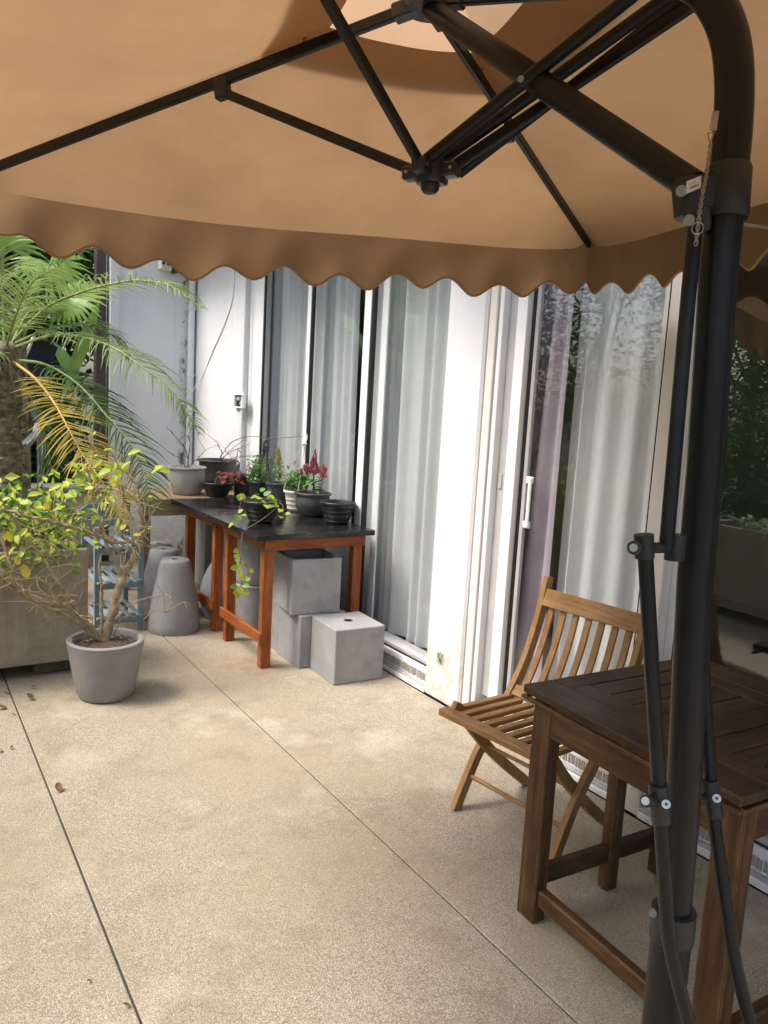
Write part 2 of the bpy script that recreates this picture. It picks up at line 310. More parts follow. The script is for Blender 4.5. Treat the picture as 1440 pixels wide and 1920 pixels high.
# ------------------------------------------------------------------ mesh builder
class MB:
    def __init__(s): s.v = []; s.f = []
    def add(s, vs, fs):
        o = len(s.v); s.v.extend([tuple(p) for p in vs]); s.f.extend([tuple(i + o for i in f) for f in fs]); return s
    def box(s, c, size, rot=None, ch=0.0):
        hx, hy, hz = (x / 2 for x in size)
        c = Vector(c)
        if ch > 0:
            vs = []; ch = min(ch, hx * .9, hy * .9, hz * .9)
            for sx in (-1, 1):
                for sy in (-1, 1):
                    for sz in (-1, 1):
                        vs += [(sx * (hx - ch), sy * (hy - ch), sz * hz), (sx * (hx - ch), sy * hy, sz * (hz - ch)), (sx * hx, sy * (hy - ch), sz * (hz - ch))]
            idx = lambda sx, sy, sz, k: ((sx > 0) * 4 + (sy > 0) * 2 + (sz > 0)) * 3 + k
            fs = []
            for sg in (-1, 1):
                q = [idx(a, b, sg, 0) for a, b in ((-1, -1), (1, -1), (1, 1), (-1, 1))]; fs.append(q if sg > 0 else q[::-1])
                q = [idx(a, sg, b, 1) for a, b in ((-1, -1), (-1, 1), (1, 1), (1, -1))]; fs.append(q if sg > 0 else q[::-1])
                q = [idx(sg, a, b, 2) for a, b in ((-1, -1), (1, -1), (1, 1), (-1, 1))]; fs.append(q if sg > 0 else q[::-1])
            for a in (-1, 1):
                for b in (-1, 1):
                    q = [idx(-1, a, b, 0), idx(1, a, b, 0), idx(1, a, b, 1), idx(-1, a, b, 1)]; fs.append(q if a * b < 0 else q[::-1])
                    q = [idx(a, -1, b, 0), idx(a, 1, b, 0), idx(a, 1, b, 2), idx(a, -1, b, 2)]; fs.append(q if a * b > 0 else q[::-1])
                    q = [idx(a, b, -1, 1), idx(a, b, 1, 1), idx(a, b, 1, 2), idx(a, b, -1, 2)]; fs.append(q if a * b < 0 else q[::-1])
                    for d in (-1, 1):
                        q = [idx(a, b, d, 0), idx(a, b, d, 1), idx(a, b, d, 2)]; fs.append(q if a * b * d < 0 else q[::-1])
        else:
            vs = [(sx * hx, sy * hy, sz * hz) for sx in (-1, 1) for sy in (-1, 1) for sz in (-1, 1)]
            fs = [(0, 1, 3, 2), (4, 6, 7, 5), (0, 4, 5, 1), (2, 3, 7, 6), (0, 2, 6, 4), (1, 5, 7, 3)]
        vs = [Vector(p) for p in vs]
        if rot is not None: vs = [rot @ p for p in vs]
        return s.add([p + c for p in vs], fs)
    def beam(s, a, b, w, h, up=(0, 0, 1), ch=0.002):
        a, b = Vector(a), Vector(b); d = b - a; z = d.normalized()
        x = Vector(up).cross(z)
        if x.length < 1e-4: x = Vector((1, 0, 0)).cross(z)
        x.normalize(); y = z.cross(x)
        return s.box((a + b) / 2, (w, h, d.length), Matrix((x, y, z)).transposed(), ch)
    def tube(s, pts, rad, n=8, cap=True):
        pts = [Vector(p) for p in pts]; m = len(pts)
        if not hasattr(rad, '__len__'): rad = [rad] * m
        if len(rad) != m: rad = [rad[0] + (rad[-1] - rad[0]) * i / (m - 1) for i in range(m)]
        T = [(pts[min(i + 1, m - 1)] - pts[max(i - 1, 0)]).normalized() for i in range(m)]
        u = T[0].orthogonal().normalized(); vs = []; fs = []
        for i in range(m):
            u = (u - T[i] * u.dot(T[i]))
            u = u.normalized() if u.length > 1e-6 else T[i].orthogonal().normalized()
            w = T[i].cross(u)
            for k in range(n):
                a = 2 * math.pi * k / n; vs.append(pts[i] + (u * math.cos(a) + w * math.sin(a)) * rad[i])
        for i in range(m - 1):
            for k in range(n): fs.append((i * n + k, i * n + (k + 1) % n, (i + 1) * n + (k + 1) % n, (i + 1) * n + k))
        if cap: fs.append(tuple(range(n))[::-1]); fs.append(tuple((m - 1) * n + k for k in range(n)))
        return s.add(vs, fs)
    def lathe(s, prof, c=(0, 0, 0), n=32, sx=1, sy=1, closed=False):
        c = Vector(c); vs = []; fs = []; m = len(prof)
        for r, z in prof:
            for k in range(n):
                a = 2 * math.pi * k / n; vs.append(c + Vector((r * math.cos(a) * sx, r * math.sin(a) * sy, z)))
        for i in range(m - 1):
            for k in range(n): fs.append((i * n + k, i * n + (k + 1) % n, (i + 1) * n + (k + 1) % n, (i + 1) * n + k))
        if closed:
            for k in range(n): fs.append(((m - 1) * n + k, (m - 1) * n + (k + 1) % n, (k + 1) % n, k))
        else:
            fs.append(tuple(range(n))[::-1]); fs.append(tuple((m - 1) * n + k for k in range(n)))
        return s.add(vs, fs)
    def prism(s, poly, axis_pts, ):  # sweep closed polygon (list of Vector) between two offsets
        a, b = axis_pts; n = len(poly)
        vs = [Vector(p) + Vector(a) for p in poly] + [Vector(p) + Vector(b) for p in poly]
        fs = [tuple(range(n))[::-1], tuple(range(n, 2 * n))] + [(i, (i + 1) % n, n + (i + 1) % n, n + i) for i in range(n)]
        return s.add(vs, fs)
    def strip(s, centers, halfw, side):  # flat ribbon with centre fold
        vs = []; fs = []; n = len(centers)
        for c, h, sd in zip(centers, halfw, side): vs += [c - sd * h, c + sd * h]
        for i in range(n - 1): fs.append((2 * i, 2 * i + 1, 2 * i + 3, 2 * i + 2))
        return s.add(vs, fs)
    def build(s, name, mat, parent=None, smooth=False, angle=40):
        me = bpy.data.meshes.new(name); me.from_pydata(s.v, [], s.f); me.update()
        if mat: me.materials.append(mat)
        if smooth:
            me.polygons.foreach_set('use_smooth', [True] * len(me.polygons))
            try: me.set_sharp_from_angle(angle=R_(angle))
            except Exception: pass
        return link(name, me, parent)

def link(name, me, parent=None, mw=None):
    o = bpy.data.objects.new(name, me); col.objects.link(o)
    if parent is not None:
        o.parent = parent; o.matrix_parent_inverse = Matrix.Translation(WP[parent.name]).inverted()
        WP[o.name] = Vector((0, 0, 0)) if mw is None else WP[parent.name]
    else: WP[o.name] = Vector((0, 0, 0))
    if mw is not None: o.matrix_basis = mw
    return o
WP = {}
def tag(o, label, cat, group=None, kind=None):
    if label: o['label'] = label
    if cat: o['category'] = cat
    if group: o['group'] = group
    if kind: o['kind'] = kind
    return o
def thing(name, label, cat, loc, group=None):
    o = bpy.data.objects.new(name, None); col.objects.link(o); o.location = loc; o.empty_display_size = .05
    WP[o.name] = Vector(loc); return tag(o, label, cat, group)
def catmull(pts, k=6):
    P = [Vector(p) for p in pts]; P = [P[0] * 2 - P[1]] + P + [P[-1] * 2 - P[-2]]; out = []
    for i in range(1, len(P) - 2):
        for j in range(k):
            t = j / k; a, b, c, d = P[i - 1:i + 3]
            out.append(.5 * ((2 * b) + (c - a) * t + (2 * a - 5 * b + 4 * c - d) * t * t + (3 * b - a - 3 * c + d) * t ** 3))
    out.append(P[-2]); return out

# leaf meshes (unit length along +X, normal +Z)
def leaf_mesh(name, mat, width=.5, fold=.12, curl=.18, teeth=0):
    n = 6; L = []; Rr = []; C = []
    for i in range(n + 1):
        u = i / n; w = width / 2 * math.sin(math.pi * min(1, u * .93 + .05)) ** .8 if 0 < i < n else 0.0
        z = -curl * u * u; C.append((u, 0, z)); L.append((u, w, z + fold * w * 2)); Rr.append((u, -w, z + fold * w * 2))
    vs = C + L[1:n] + Rr[1:n]; fs = []
    li = lambda i: n + i; ri = lambda i: n + (n - 1) + i
    fs.append((0, 1, li(1))); fs.append((0, ri(1), 1))
    for i in range(1, n - 1): fs += [(i, i + 1, li(i + 1), li(i)), (i, ri(i), ri(i + 1), i + 1)]
    fs += [(n - 1, n, li(n - 1)), (n - 1, ri(n - 1), n)]
    me = bpy.data.meshes.new(name); me.from_pydata(vs, [], fs); me.materials.append(mat)
    me.polygons.foreach_set('use_smooth', [True] * len(me.polygons)); return me
def leaf_matrix(p, d, nrm, size):
    d = Vector(d).normalized(); n = Vector(nrm); n = (n - d * n.dot(d))
    n = n.normalized() if n.length > 1e-4 else d.orthogonal().normalized()
    y = n.cross(d)
    m = Matrix((d, y, n)).transposed().to_4x4()
    return Matrix.Translation(p) @ m @ Matrix.Scale(size, 4)
def rv(s=1.0): return Vector(rng.normal(0, s, 3))
def put_leaf(me, parent, p, d, nrm, size, name='leaf'):
    return link(name, me, parent, leaf_matrix(p, d, nrm, size))
def leaf_cloud(pts, sizes, width=.45, flat=.5, droop=.2):
    """joined foliage: kite leaves at pts"""
    N = len(pts); pts = np.asarray(pts, float); sizes = np.asarray(sizes, float)
    d = rng.normal(0, 1, (N, 3)); d[:, 2] = d[:, 2] * flat - droop; d /= np.linalg.norm(d, axis=1)[:, None]
    nn = rng.normal(0, .6, (N, 3)); nn[:, 2] += 1.0
    y = np.cross(nn, d); y /= np.linalg.norm(y, axis=1)[:, None] + 1e-9; n = np.cross(d, y)
    s = sizes[:, None]
    a = pts; b = pts + d * s * .45 + y * s * width * .5 + n * s * .06; c = pts + d * s - n * s * .1; e = pts + d * s * .45 - y * s * width * .5 + n * s * .06
    V = np.stack([a, b, c, e], 1).reshape(-1, 3)
    Fc = [(4 * i, 4 * i + 1, 4 * i + 2) for i in range(N)] + [(4 * i, 4 * i + 2, 4 * i + 3) for i in range(N)]
    mb = MB(); mb.v = [tuple(x) for x in V]; mb.f = Fc; return mb

# ------------------------------------------------------------------ setting: ground and patio
WX = 2.43        # outer face of the window wall
GX = 2.52        # glass plane
EY = 7.12        # end wall face
g = MB(); g.box((0, 0, -.30), (400, 400, .5)); tag(g.build('ground', M['ground']), 'dark planted garden soil around the patio', 'ground', None, 'structure')
b = MB(); b.box((.0, 1.5, -.018), (4.86, 13.0, .024)); patio = b.build('patio_floor', M['seam'])
tag(patio, 'exposed aggregate patio floor in long strips with dark joints', 'patio', None, 'structure')
xs = [-2.43, -1.45, -.478, .490, 1.457, 2.43]
for i in range(5):
    s_ = MB(); a, c = xs[i] + .0032, xs[i + 1] - .0032
    s_.box(((a + c) / 2, 1.5, -.0175), (c - a, 12.99, .035), None, .003); s_.build('slab', M['floor'], patio)

# ------------------------------------------------------------------ house
HZ = 3.0
house = thing('house', 'white plastered house front with curtained sliding glass doors', 'house', (WX, 3, 0))
def hwall(name, x0, x1, y0, y1, z0, z1, m='plaster', ch=.004):
    w = MB(); w.box(((x0 + x1) / 2, (y0 + y1) / 2, (z0 + z1) / 2), (x1 - x0, y1 - y0, z1 - z0), None, ch); return w.build(name, M[m], house)
hwall('wall', WX, 2.66, 5.96, EY, 0, HZ)                    # plain bay in the far corner
hwall('end_wall', 1.745, 2.66, EY, EY + .2, -.05, HZ)
hwall('pilaster', 1.665, 1.745, EY - .03, EY + .2, -.05, HZ)
hwall('column', WX, 2.66, 2.93, 3.235, 0, HZ, 'plaster', .012)
hwall('reveal', WX + .018, 2.64, 2.875, 2.929, 0, 2.70, 'trim')
hwall('door_post', WX + .01, 2.62, 1.80, 1.895, 0, 2.70, 'trim')
hwall('lintel', WX + .002, 2.655, -3.0, 2.929, 2.70, HZ - .002)
hwall('lintel', WX + .002, 2.655, 3.236, 5.959, 2.70, HZ - .002)
hwall('wall', WX, 2.66, -4.5, -3.001, 0, HZ)
r = MB(); r.box((4.575, -.60, HZ + .08), (5.95, 8.0, .16), None, .01); r.build('shade_slab', M['roof'], house)  # unseen slab, added to darken the canopy's right side and the floor below
r = MB(); r.box((4.7, 5.355, HZ + .08), (5.6, 3.90, .158), None, .01); r.build('roof_slab', M['roof'], house)  # unseen flat roof, its eave drawn out to shade the far wall
r = MB(); r.box((4.6, 1.4, HZ + 1.66), (4.34, 11.9, 3.0), None, .01); r.build('sky_block_wall', M['plaster'], house)  # unseen upper storey, added to block skylight from the house side
r = MB(); r.box((4.6, 1.4, HZ + 3.25), (5.2, 12.6, .16), None, .01); r.build('roof', M['roof'], house)  # unseen cover of the added upper storey
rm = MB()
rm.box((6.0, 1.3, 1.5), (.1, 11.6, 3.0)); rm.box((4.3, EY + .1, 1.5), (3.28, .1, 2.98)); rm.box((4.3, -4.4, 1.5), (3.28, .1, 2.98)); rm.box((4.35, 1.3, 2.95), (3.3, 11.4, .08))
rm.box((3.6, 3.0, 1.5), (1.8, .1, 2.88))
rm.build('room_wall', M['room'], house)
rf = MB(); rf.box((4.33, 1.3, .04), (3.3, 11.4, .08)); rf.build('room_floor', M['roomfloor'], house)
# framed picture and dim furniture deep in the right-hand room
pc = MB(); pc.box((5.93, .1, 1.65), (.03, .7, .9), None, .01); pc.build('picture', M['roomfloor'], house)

def pane(parent, y0, y1, z0=.16, z1=2.66, x=GX, m='glass'):
    p = MB(); p.box((x, (y0 + y1) / 2, (z0 + z1) / 2), (.006, y1 - y0, z1 - z0)); return p.build('pane', M[m], parent)
def bar(parent, name, x0, x1, y0, y1, z0, z1, m, ch=.002):
    p = MB(); p.box(((x0 + x1) / 2, (y0 + y1) / 2, (z0 + z1) / 2), (x1 - x0, y1 - y0, z1 - z0), None, ch); return p.build(name, M[m], parent)

def sill(parent, y0, y1):
    bar(parent, 'sill', WX + .004, 2.60, y0, y1, .0, .026, 'upvc'); bar(parent, 'sill', WX + .012, 2.60, y0, y1, .0265, .040, 'rail_grey')
    bar(parent, 'vent_strip', WX + .030, 2.60, y0, y1, .0405, .098, 'upvc')
    sl_ = MB(); y = y0 + .02
    while y < y1 - .02:
        w = random.uniform(.007, .011); z0 = .050 + random.uniform(0, .006)
        sl_.box((WX + .0285, y, z0 + .019), (.005, w, .038)); y += w + random.uniform(.004, .009)
    o = sl_.build('vent_slot', M['vent'], parent); o['kind'] = 'stuff'
    bar(parent, 'bottom_rail', WX + .022, 2.59, y0, y1, .0985, .130, 'upvc')
    bar(parent, 'gasket', WX + .036, 2.58, y0, y1, .1305, .137, 'gasket')
    bar(parent, 'track', WX + .044, 2.58, y0, y1, .1375, .158, 'rail_grey')

# bay with three panes, between the plain wall and the column
w1 = MB(); w1.box((2.545, 5.875, 1.35), (.11, .17, 2.69), None, .004); w1.box((2.545, 4.6, 2.68), (.10, 2.35, .035), None, .003)
win1 = w1.build('window', M['upvc'], house)
bar(win1, 'jamb', 2.478, 2.50, 5.67, 5.789, .14, 2.66, 'upvc'); bar(win1, 'gasket', 2.482, 2.496, 5.652, 5.6695, .14, 2.66, 'gasket')
bar(win1, 'mullion', 2.488, 2.516, 4.885, 4.935, .1585, 2.66, 'upvc'); bar(win1, 'gasket', 2.492, 2.516, 4.866, 4.8845, .1585, 2.66, 'gasket')
bar(win1, 'mullion', 2.480, 2.516, 4.075, 4.15, .1585, 2.66, 'upvc'); bar(win1, 'gasket', 2.486, 2.516, 4.055, 4.0745, .1585, 2.66, 'gasket')
bar(win1, 'inner_stile', 2.528, 2.54, 3.955, 4.02, .1585, 2.66, 'upvc')
for y0, y1 in ((4.91, 5.66), (4.11, 4.909), (3.24, 4.109)): pane(win1, y0, y1)
sill(win1, 3.237, 5.65)

# sliding door bay right of the column
w2 = MB(); w2.box((2.54, 2.3, 2.68), (.10, .80, .035), None, .003); w2.box((2.50, 2.845, 1.36), (.10, .028, 2.6), None, .003)
win2 = w2.build('sliding_door', M['upvc'], house)
bar(win2, 'track', 2.49, 2.56, 2.775, 2.8305, .13, 2.66, 'rail_grey'); bar(win2, 'track', 2.486, 2.56, 2.747, 2.7745, .13, 2.66, 'upvc')
bar(win2, 'stile', 2.470, 2.53, 2.690, 2.746, .1385, 2.66, 'upvc'); bar(win2, 'gasket', 2.502, 2.528, 2.672, 2.6895, .1385, 2.66, 'gasket')
bar(win2, 'stile', 2.508, 2.528, 2.648, 2.6715, .1585, 2.66, 'rail_grey')
bar(win2, 'stile', 2.49, 2.55, 1.90, 1.935, .1585, 2.66, 'upvc'); bar(win2, 'gasket', 2.492, 2.548, 1.9355, 1.943, .1585, 2.66, 'gasket')
bar(win2, 'stile', 2.50, 2.55, 1.9435, 1.968, .1585, 2.66, 'upvc')
pane(win2, 1.9685, 2.6445); sill(win2, 1.896, 2.7465)
hd = MB(); hz = [1.03, 1.24]
for z in hz: hd.box((2.507, 2.622, z), (.014, .040, .032), None, .003)
hd.box((2.494, 2.606, 1.135), (.014, .018, .235), None, .004)
hd.build('handle', M['upvc'], win2)
lk = MB(); lk.box((2.487, 2.805, 1.215), (.006, .022, .075), None, .002)
lo = lk.build('lock_plate', M['rail_grey'], win2)
# dark bay nearer the camera, no curtain
w3 = MB(); w3.box((2.54, -.6, 2.68), (.10, 4.78, .035), None, .003)
win3 = w3.build('window', M['upvc'], house)
bar(win3, 'stile', 2.49, 2.55, 1.765, 1.7995, .1585, 2.66, 'upvc'); bar(win3, 'gasket', 2.492, 2.548, 1.757, 1.7645, .1585, 2.66, 'gasket')
bar(win3, 'mullion', 2.485, 2.55, -.05, .02, .1585, 2.66, 'upvc')
pane(win3, .021, 1.7565, m='glass_film'); pane(win3, -2.95, -.051, m='glass_film'); sill(win3, -2.99, 1.799)

# curtains (hang inside, each its own thing)
def curtain(name, ytop, ybot, x, folds, amp, mat, label, z0=.135, z1=2.62, seed=0, group=None):
    rr = random.Random(seed); nu = folds * 10; nz = 14; vs = []; fs = []
    ph = [rr.uniform(-.5, .5) for _ in range(folds + 2)]; am = [rr.uniform(.55, 1.25) for _ in range(folds + 2)]
    for j in range(nz + 1):
        tz = j / nz; z = z0 + (z1 - z0) * tz
        for i in range(nu + 1):
            u = i / nu; k = folds * min(1, max(0, u + .045 * math.sin(6.3 * u * 1.7 + seed) * math.sin(math.pi * u) + .03 * math.sin(6.3 * u * 3.3 + 2 * seed) * math.sin(math.pi * u))); fi = min(int(k), folds); fr = k - fi
            p = ph[fi] * (1 - fr) + ph[fi + 1] * fr; A = am[fi] * (1 - fr) + am[fi + 1] * fr
            ya = ytop[0] + (ytop[1] - ytop[0]) * u; yb = ybot[0] + (ybot[1] - ybot[0]) * u
            y = yb + (ya - yb) * tz ** 1.15
            w = math.sin(2 * math.pi * k + p + .25 * math.sin(3 * tz + k)); w = math.copysign(abs(w) ** .75, w)
            flare = 1.0 + .35 * (1 - tz)
            zz = z + (0.010 * math.sin(2 * math.pi * k * .5 + p) if j == 0 else 0)
            vs.append((x + amp * A * w * flare, y + amp * .25 * math.cos(2 * math.pi * k + p), zz))
    for j in range(nz):
        for i in range(nu): a = j * (nu + 1) + i; fs.append((a, a + 1, a + nu + 2, a + nu + 1))
    mb = MB(); mb.v = vs; mb.f = fs; root = mb.build(name, mat, None, True, 80)
    hm = MB(); o = len(hm.v)
    hv = [(p[0] - .004, p[1], p[2]) for p in vs[:nu + 1]] + [(p[0] - .004, p[1], p[2] + .05) for p in vs[:nu + 1]]
    hm.add(hv, [(i, i + 1, nu + 2 + i, nu + 1 + i) for i in range(nu)])
    hm.build('hem', mat, root, True, 80)
    tag(root, label, 'curtain', group); return root
curtain('curtain', (5.99, 5.19), (5.97, 5.17), 2.64, 7, .020, M['sheer'], 'white sheer curtain behind the pane beside the plain white wall', seed=1)
curtain('curtain', (5.15, 4.50), (5.13, 4.46), 2.64, 6, .022, M['sheer'], 'white sheer curtain behind the pane above the pink flower pot', seed=2)
curtain('curtain', (4.38, 3.22), (4.34, 3.22), 2.64, 10, .024, M['sheer'], 'white sheer curtain hanging beside the plain white column', seed=3)
def _line(pt, pb, x):   # curtain edge through two picture points, carried on to its top and hem
    a, b_ = onx(*pt, x), onx(*pb, x); k = (a.y - b_.y) / (a.z - b_.z); return a.y + k * (2.62 - a.z), b_.y + k * (.12 - b_.z)
tl, bl = _line((1008, 570), (900, 1290), 2.60); trr, brr = _line((1082, 570), (1018, 1290), 2.60)
curtain('curtain', (tl, trr), (bl, brr), 2.60, 3, .022, M['mauve'], 'mauve curtain hanging slanted behind the sliding door handle', z0=.12, seed=4)
curtain('curtain', (trr + .02, 1.90), (brr + .02, 1.90), 2.65, 5, .024, M['sheer'], 'off-white curtain beside the mauve one behind the wooden chair', z0=.12, seed=5)

# pipe, cable and boxes on the wall
px_, py_ = WX - .045, EY - .045
pp = MB(); pp.tube([(px_, py_, .80), (px_, py_, HZ)], .030, 14); pipe = pp.build('drain_pipe', M['pipe'], None, True)
tag(pipe, 'white plastic drain pipe in the corner of the white walls', 'pipe')
for z in (1.40, 1.72, 2.32):
    c_ = MB(); c_.lathe([(.036, -.012), (.038, 0), (.036, .012)], (px_, py_, z), 16); c_.box((px_ + .02, py_ + .02, z), (.06, .06, .010)); c_.build('clip', M['pipe'], pipe, True)
cb = MB(); cw = [onx(440, 500, WX - .006), onx(436, 560, WX - .006), onx(420, 610, WX - .006), onx(398, 660, WX - .006), onx(380, 705, WX - .006)]
ce = [ony(352, 745, EY - .08), ony(338, 765, EY - .008), ony(322, 785, EY - .006), ony(303, 815, EY - .006), ony(288, 850, EY - .006)]
cb.tube(catmull(cw + ce, 5), .0045, 6); tag(cb.build('cable', M['pipe'], None, True), 'thin white cable sagging down the plain white wall', 'cable')
tk = MB(); p0 = onx(461, 500, WX - .006); tk.box((WX - .006, p0.y, 1.85), (.012, .022, 2.1), None, .002)
tag(tk.build('cable_trunking', M['pipe']), 'white vertical cable trunking along the window jamb', 'trunking')
p0 = onx(452, 752, WX)
sk = thing('junction_box', 'open wall socket box with dark broken face on the white wall', 'socket box', p0)
q = MB(); 
for (dy, dz, sy, sz) in ((0, .052, .19, .012), (0, -.052, .19, .012), (.089, 0, .012, .092), (-.089, 0, .012, .092)): q.box((WX - .012, p0.y + dy, p0.z + dz), (.026, sy, sz), None, .002)
q.build('frame', M['pipe'], sk)
q = MB(); q.box((WX - .004, p0.y, p0.z), (.006, .165, .09)); q.build('cavity', M['gasket'], sk)
q = MB(); q.box((WX - .012, p0.y + .03, p0.z + .018), (.010, .055, .030), None, .003); q.box((WX - .010, p0.y - .014, p0.z - .018), (.010, .028, .022), None, .003); q.build('terminal', M['rail_grey'], sk)
p0 = onx(463, 487, WX)
q = MB(); q.box((WX - .02, p0.y, p0.z), (.04, .11, .075), None, .006); s2 = q.build('outlet_box', M['pipe']); tag(s2, 'white outlet box high on the wall just below the canopy edge', 'outlet')
for dy in (-.022, .022):
    for dz in (-.012, .014):
        q = MB(); q.box((WX - .0405, p0.y + dy, p0.z + dz), (.002, .009, .012)); q.build('slot', M['gasket'], s2)
p0 = ony(306, 492, EY)
bx_ = thing('wall_bracket', 'white wall box with two dark holes above the palm frond', 'wall box', p0)
q = MB(); q.box((p0.x, EY - .05, p0.z), (.11, .10, .16), None, .012); q.build('housing', M['cream_plastic'], bx_)
for dx, dz in ((-.026, -.02), (.018, -.025)):
    q = MB(); q.tube([(p0.x + dx, EY - .095, p0.z + dz), (p0.x + dx, EY - .103, p0.z + dz)], .014, 12); q.build('hole', M['gasket'], bx_)
q = MB(); q.box((p0.x + .09, EY - .045, p0.z + .01), (.04, .09, .20), None, .008); q.build('side_cover', M['dark_plastic'], bx_)
q = MB(); q.tube(catmull([(p0.x + .07, EY - .02, p0.z - .06), (p0.x + .12, EY - .02, p0.z + .03), (p0.x + .20, EY - .02, p0.z + .13)], 5), .004, 6); q.build('wire', M['pipe'], bx_)
p1 = ony(352, 482, EY - .05); q = MB(); q.tube(catmull([p1 + Vector((-.03, 0, .06)), p1 + Vector((.01, -.01, .02)), p1 + Vector((-.01, 0, -.02)), p1 + Vector((.03, 0, -.05))], 5), .014, 7)
tag(q.build('ribbon', M['purple'], None, True), 'violet plastic scrap tucked beside the drain pipe', 'ribbon')

# dark post and garden wall at the end of the house
pt = MB(); pt.box((1.600, EY + .06, 1.45), (.085, .10, 2.95), None, .004); tag(pt.build('post', M['post']), 'dark purple-brown post at the end of the white wall', 'post')
gw = MB(); gw.box((.35, 7.05, .30), (2.45, .22, .72), None, .02); gwall = gw.build('garden_wall', M['oldwall']); tag(gwall, 'weathered low concrete garden wall behind the palm', 'garden wall')
gc = MB(); gc.box((.35, 7.05, .685), (2.5, .30, .05), None, .012); gc.build('coping', M['oldwall'], gwall)

# solar lamp by the palm
lp = dep(66, 765, 6.2)
lamp = thing('solar_lamp', 'grey solar garden lamp with tilted panel beside the palm trunk', 'lamp', (lp.x, lp.y, 0))
q = MB(); q.tube([(lp.x + .05, lp.y + .12, 0), (lp.x + .05, lp.y + .12, 1.35)], .022, 10); q.build('pole', M['lamp_grey'], lamp, True)
a, b_ = dep(86, 640, 6.2), dep(44, 742, 6.1)
q = MB(); q.beam(a, b_, .20, .03, (0, 1, .3), .004); q.build('solar_panel', M['panel'], lamp)
d_ = (b_ - a).normalized(); sd = d_.cross(Vector((0, 1, .3))).normalized()
q = MB(); q.beam(a - Vector((.004, .05, 0)) - sd * .1, b_ - Vector((.004, .05, 0)) - sd * .1, .018, .034, (0, 1, .3), .003); q.build('panel_edge', M['upvc'], lamp)
a = dep(60, 778, 6.15); q = MB(); q.tube(catmull([dep(48, 765, 6.15), a, dep(76, 790, 6.15)], 4), .05, 10); q.build('bracket', M['lamp_grey'], lamp, True)
q = MB(); q.beam(dep(74, 795, 6.1), dep(70, 812, 6.08), .06, .05); q.beam(dep(72, 810, 6.08), dep(40, 842, 6.0), .10, .045, (0, 0, 1), .012); q.build('lamp_head', M['lamp_grey'], lamp)

# ------------------------------------------------------------------ far vegetation
def tree(name, label, base, h, rx, rz, n, size, mat, seed, group=None, trunk_r=.09, clumps=26, width=.45, lean=(0, 0)):
    global rng
    rng = np.random.default_rng(seed); rr = random.Random(seed)
    root = thing(name, label, 'tree', base, group); base = Vector(base); top = base + Vector((lean[0], lean[1], h))
    tr = MB(); mid = base + Vector((lean[0] * .4 + rr.uniform(-.15, .15), lean[1] * .4 + rr.uniform(-.15, .15), h * .45))
    path = catmull([base, mid, base + Vector((lean[0], lean[1], h * .8))], 6); tr.tube(path, [trunk_r, trunk_r * .4], 9)
    C = []
    for k in range(clumps):
        a = rr.uniform(0, 6.283); q = rr.uniform(.15, 1) ** .6; zz = rr.uniform(-1, 1)
        c = Vector((top.x + math.cos(a) * q * rx * math.sqrt(max(.08, 1 - zz * zz)), top.y + math.sin(a) * q * rx * math.sqrt(max(.08, 1 - zz * zz)), base.z + h - rz + zz * rz))
        C.append(c)
        if k % 2 == 0:
            s0 = path[min(len(path) - 1, int(len(path) * rr.uniform(.4, .95)))]; tr.tube(catmull([s0, (s0 + c) / 2 + Vector((0, 0, .12)), c], 3), [trunk_r * .35, .008], 6)
    tr.build('trunk', M['bark'], root, True)
    per = n // clumps; P = []
    for c in C: P.append(np.array(c) + rng.normal(0, 1, (per, 3)) * np.array([rx * .19, rx * .19, rz * .15]))
    P = np.concatenate(P); P = P[P[:, 2] > .05]
    leaf_cloud(P, rng.uniform(.6, 1.25, len(P)) * size, width).build('crown', mat, root)
    return root
# dense garden behind the palm (seen at the left of the picture)
tree('garden_tree', 'dense dark leafy tree right behind the purple-brown post', (.9, 9.0, -.05), 4.8, 1.2, 2.4, 16000, .15, M['leaf_dark'], 11, 'dark trees behind the garden wall')
tree('garden_tree', 'dense dark leafy tree directly behind the date palm crown', (-.3, 8.6, -.05), 4.6, 1.3, 2.3, 16000, .15, M['leaf_dark'], 12, 'dark trees behind the garden wall')
tree('garden_tree', 'dense dark leafy tree beyond the far end of the garden wall', (-1.6, 8.6, -.05), 4.8, 1.3, 2.3, 7000, .14, M['leaf_dark'], 13, 'dark trees behind the garden wall')
tree('tall_tree', 'tall mid green tree rising beyond the dark garden trees', (.3, 10.8, -.05), 6.5, 2.0, 3.2, 16000, .20, M['leaf_mid'], 14)
tree('low_shrub', 'low dark shrub growing below the solar lamp', (.75, 7.75, -.05), 1.7, .6, .85, 7000, .10, M['leaf_dark'], 15, None, .03, 14)
# garden opposite the house (mirrored in the glass)
for i, (x, y, h, rx) in enumerate(((-4.2, -1.6, 4.6, 1.4), (-4.6, 1.2, 5.4, 1.6), (-4.2, 3.6, 4.8, 1.4), (-4.6, 6.0, 5.2, 1.6), (-4.3, 8.4, 4.6, 1.4), (-6.6, 2.4, 6.6, 2.0), (-6.4, -2.8, 6.0, 1.9), (-3.6, 5.0, 2.6, 1.0), (-3.5, 2.4, 2.4, 1.0))):
    tree('garden_tree', 'leafy green tree across the patio mirrored in the window glass', (x, y, -.05), h, rx, h * .42, 9000, .095, M['leaf_mid'] if i % 2 else M['leaf_g'], 30 + i, 'trees across the patio')

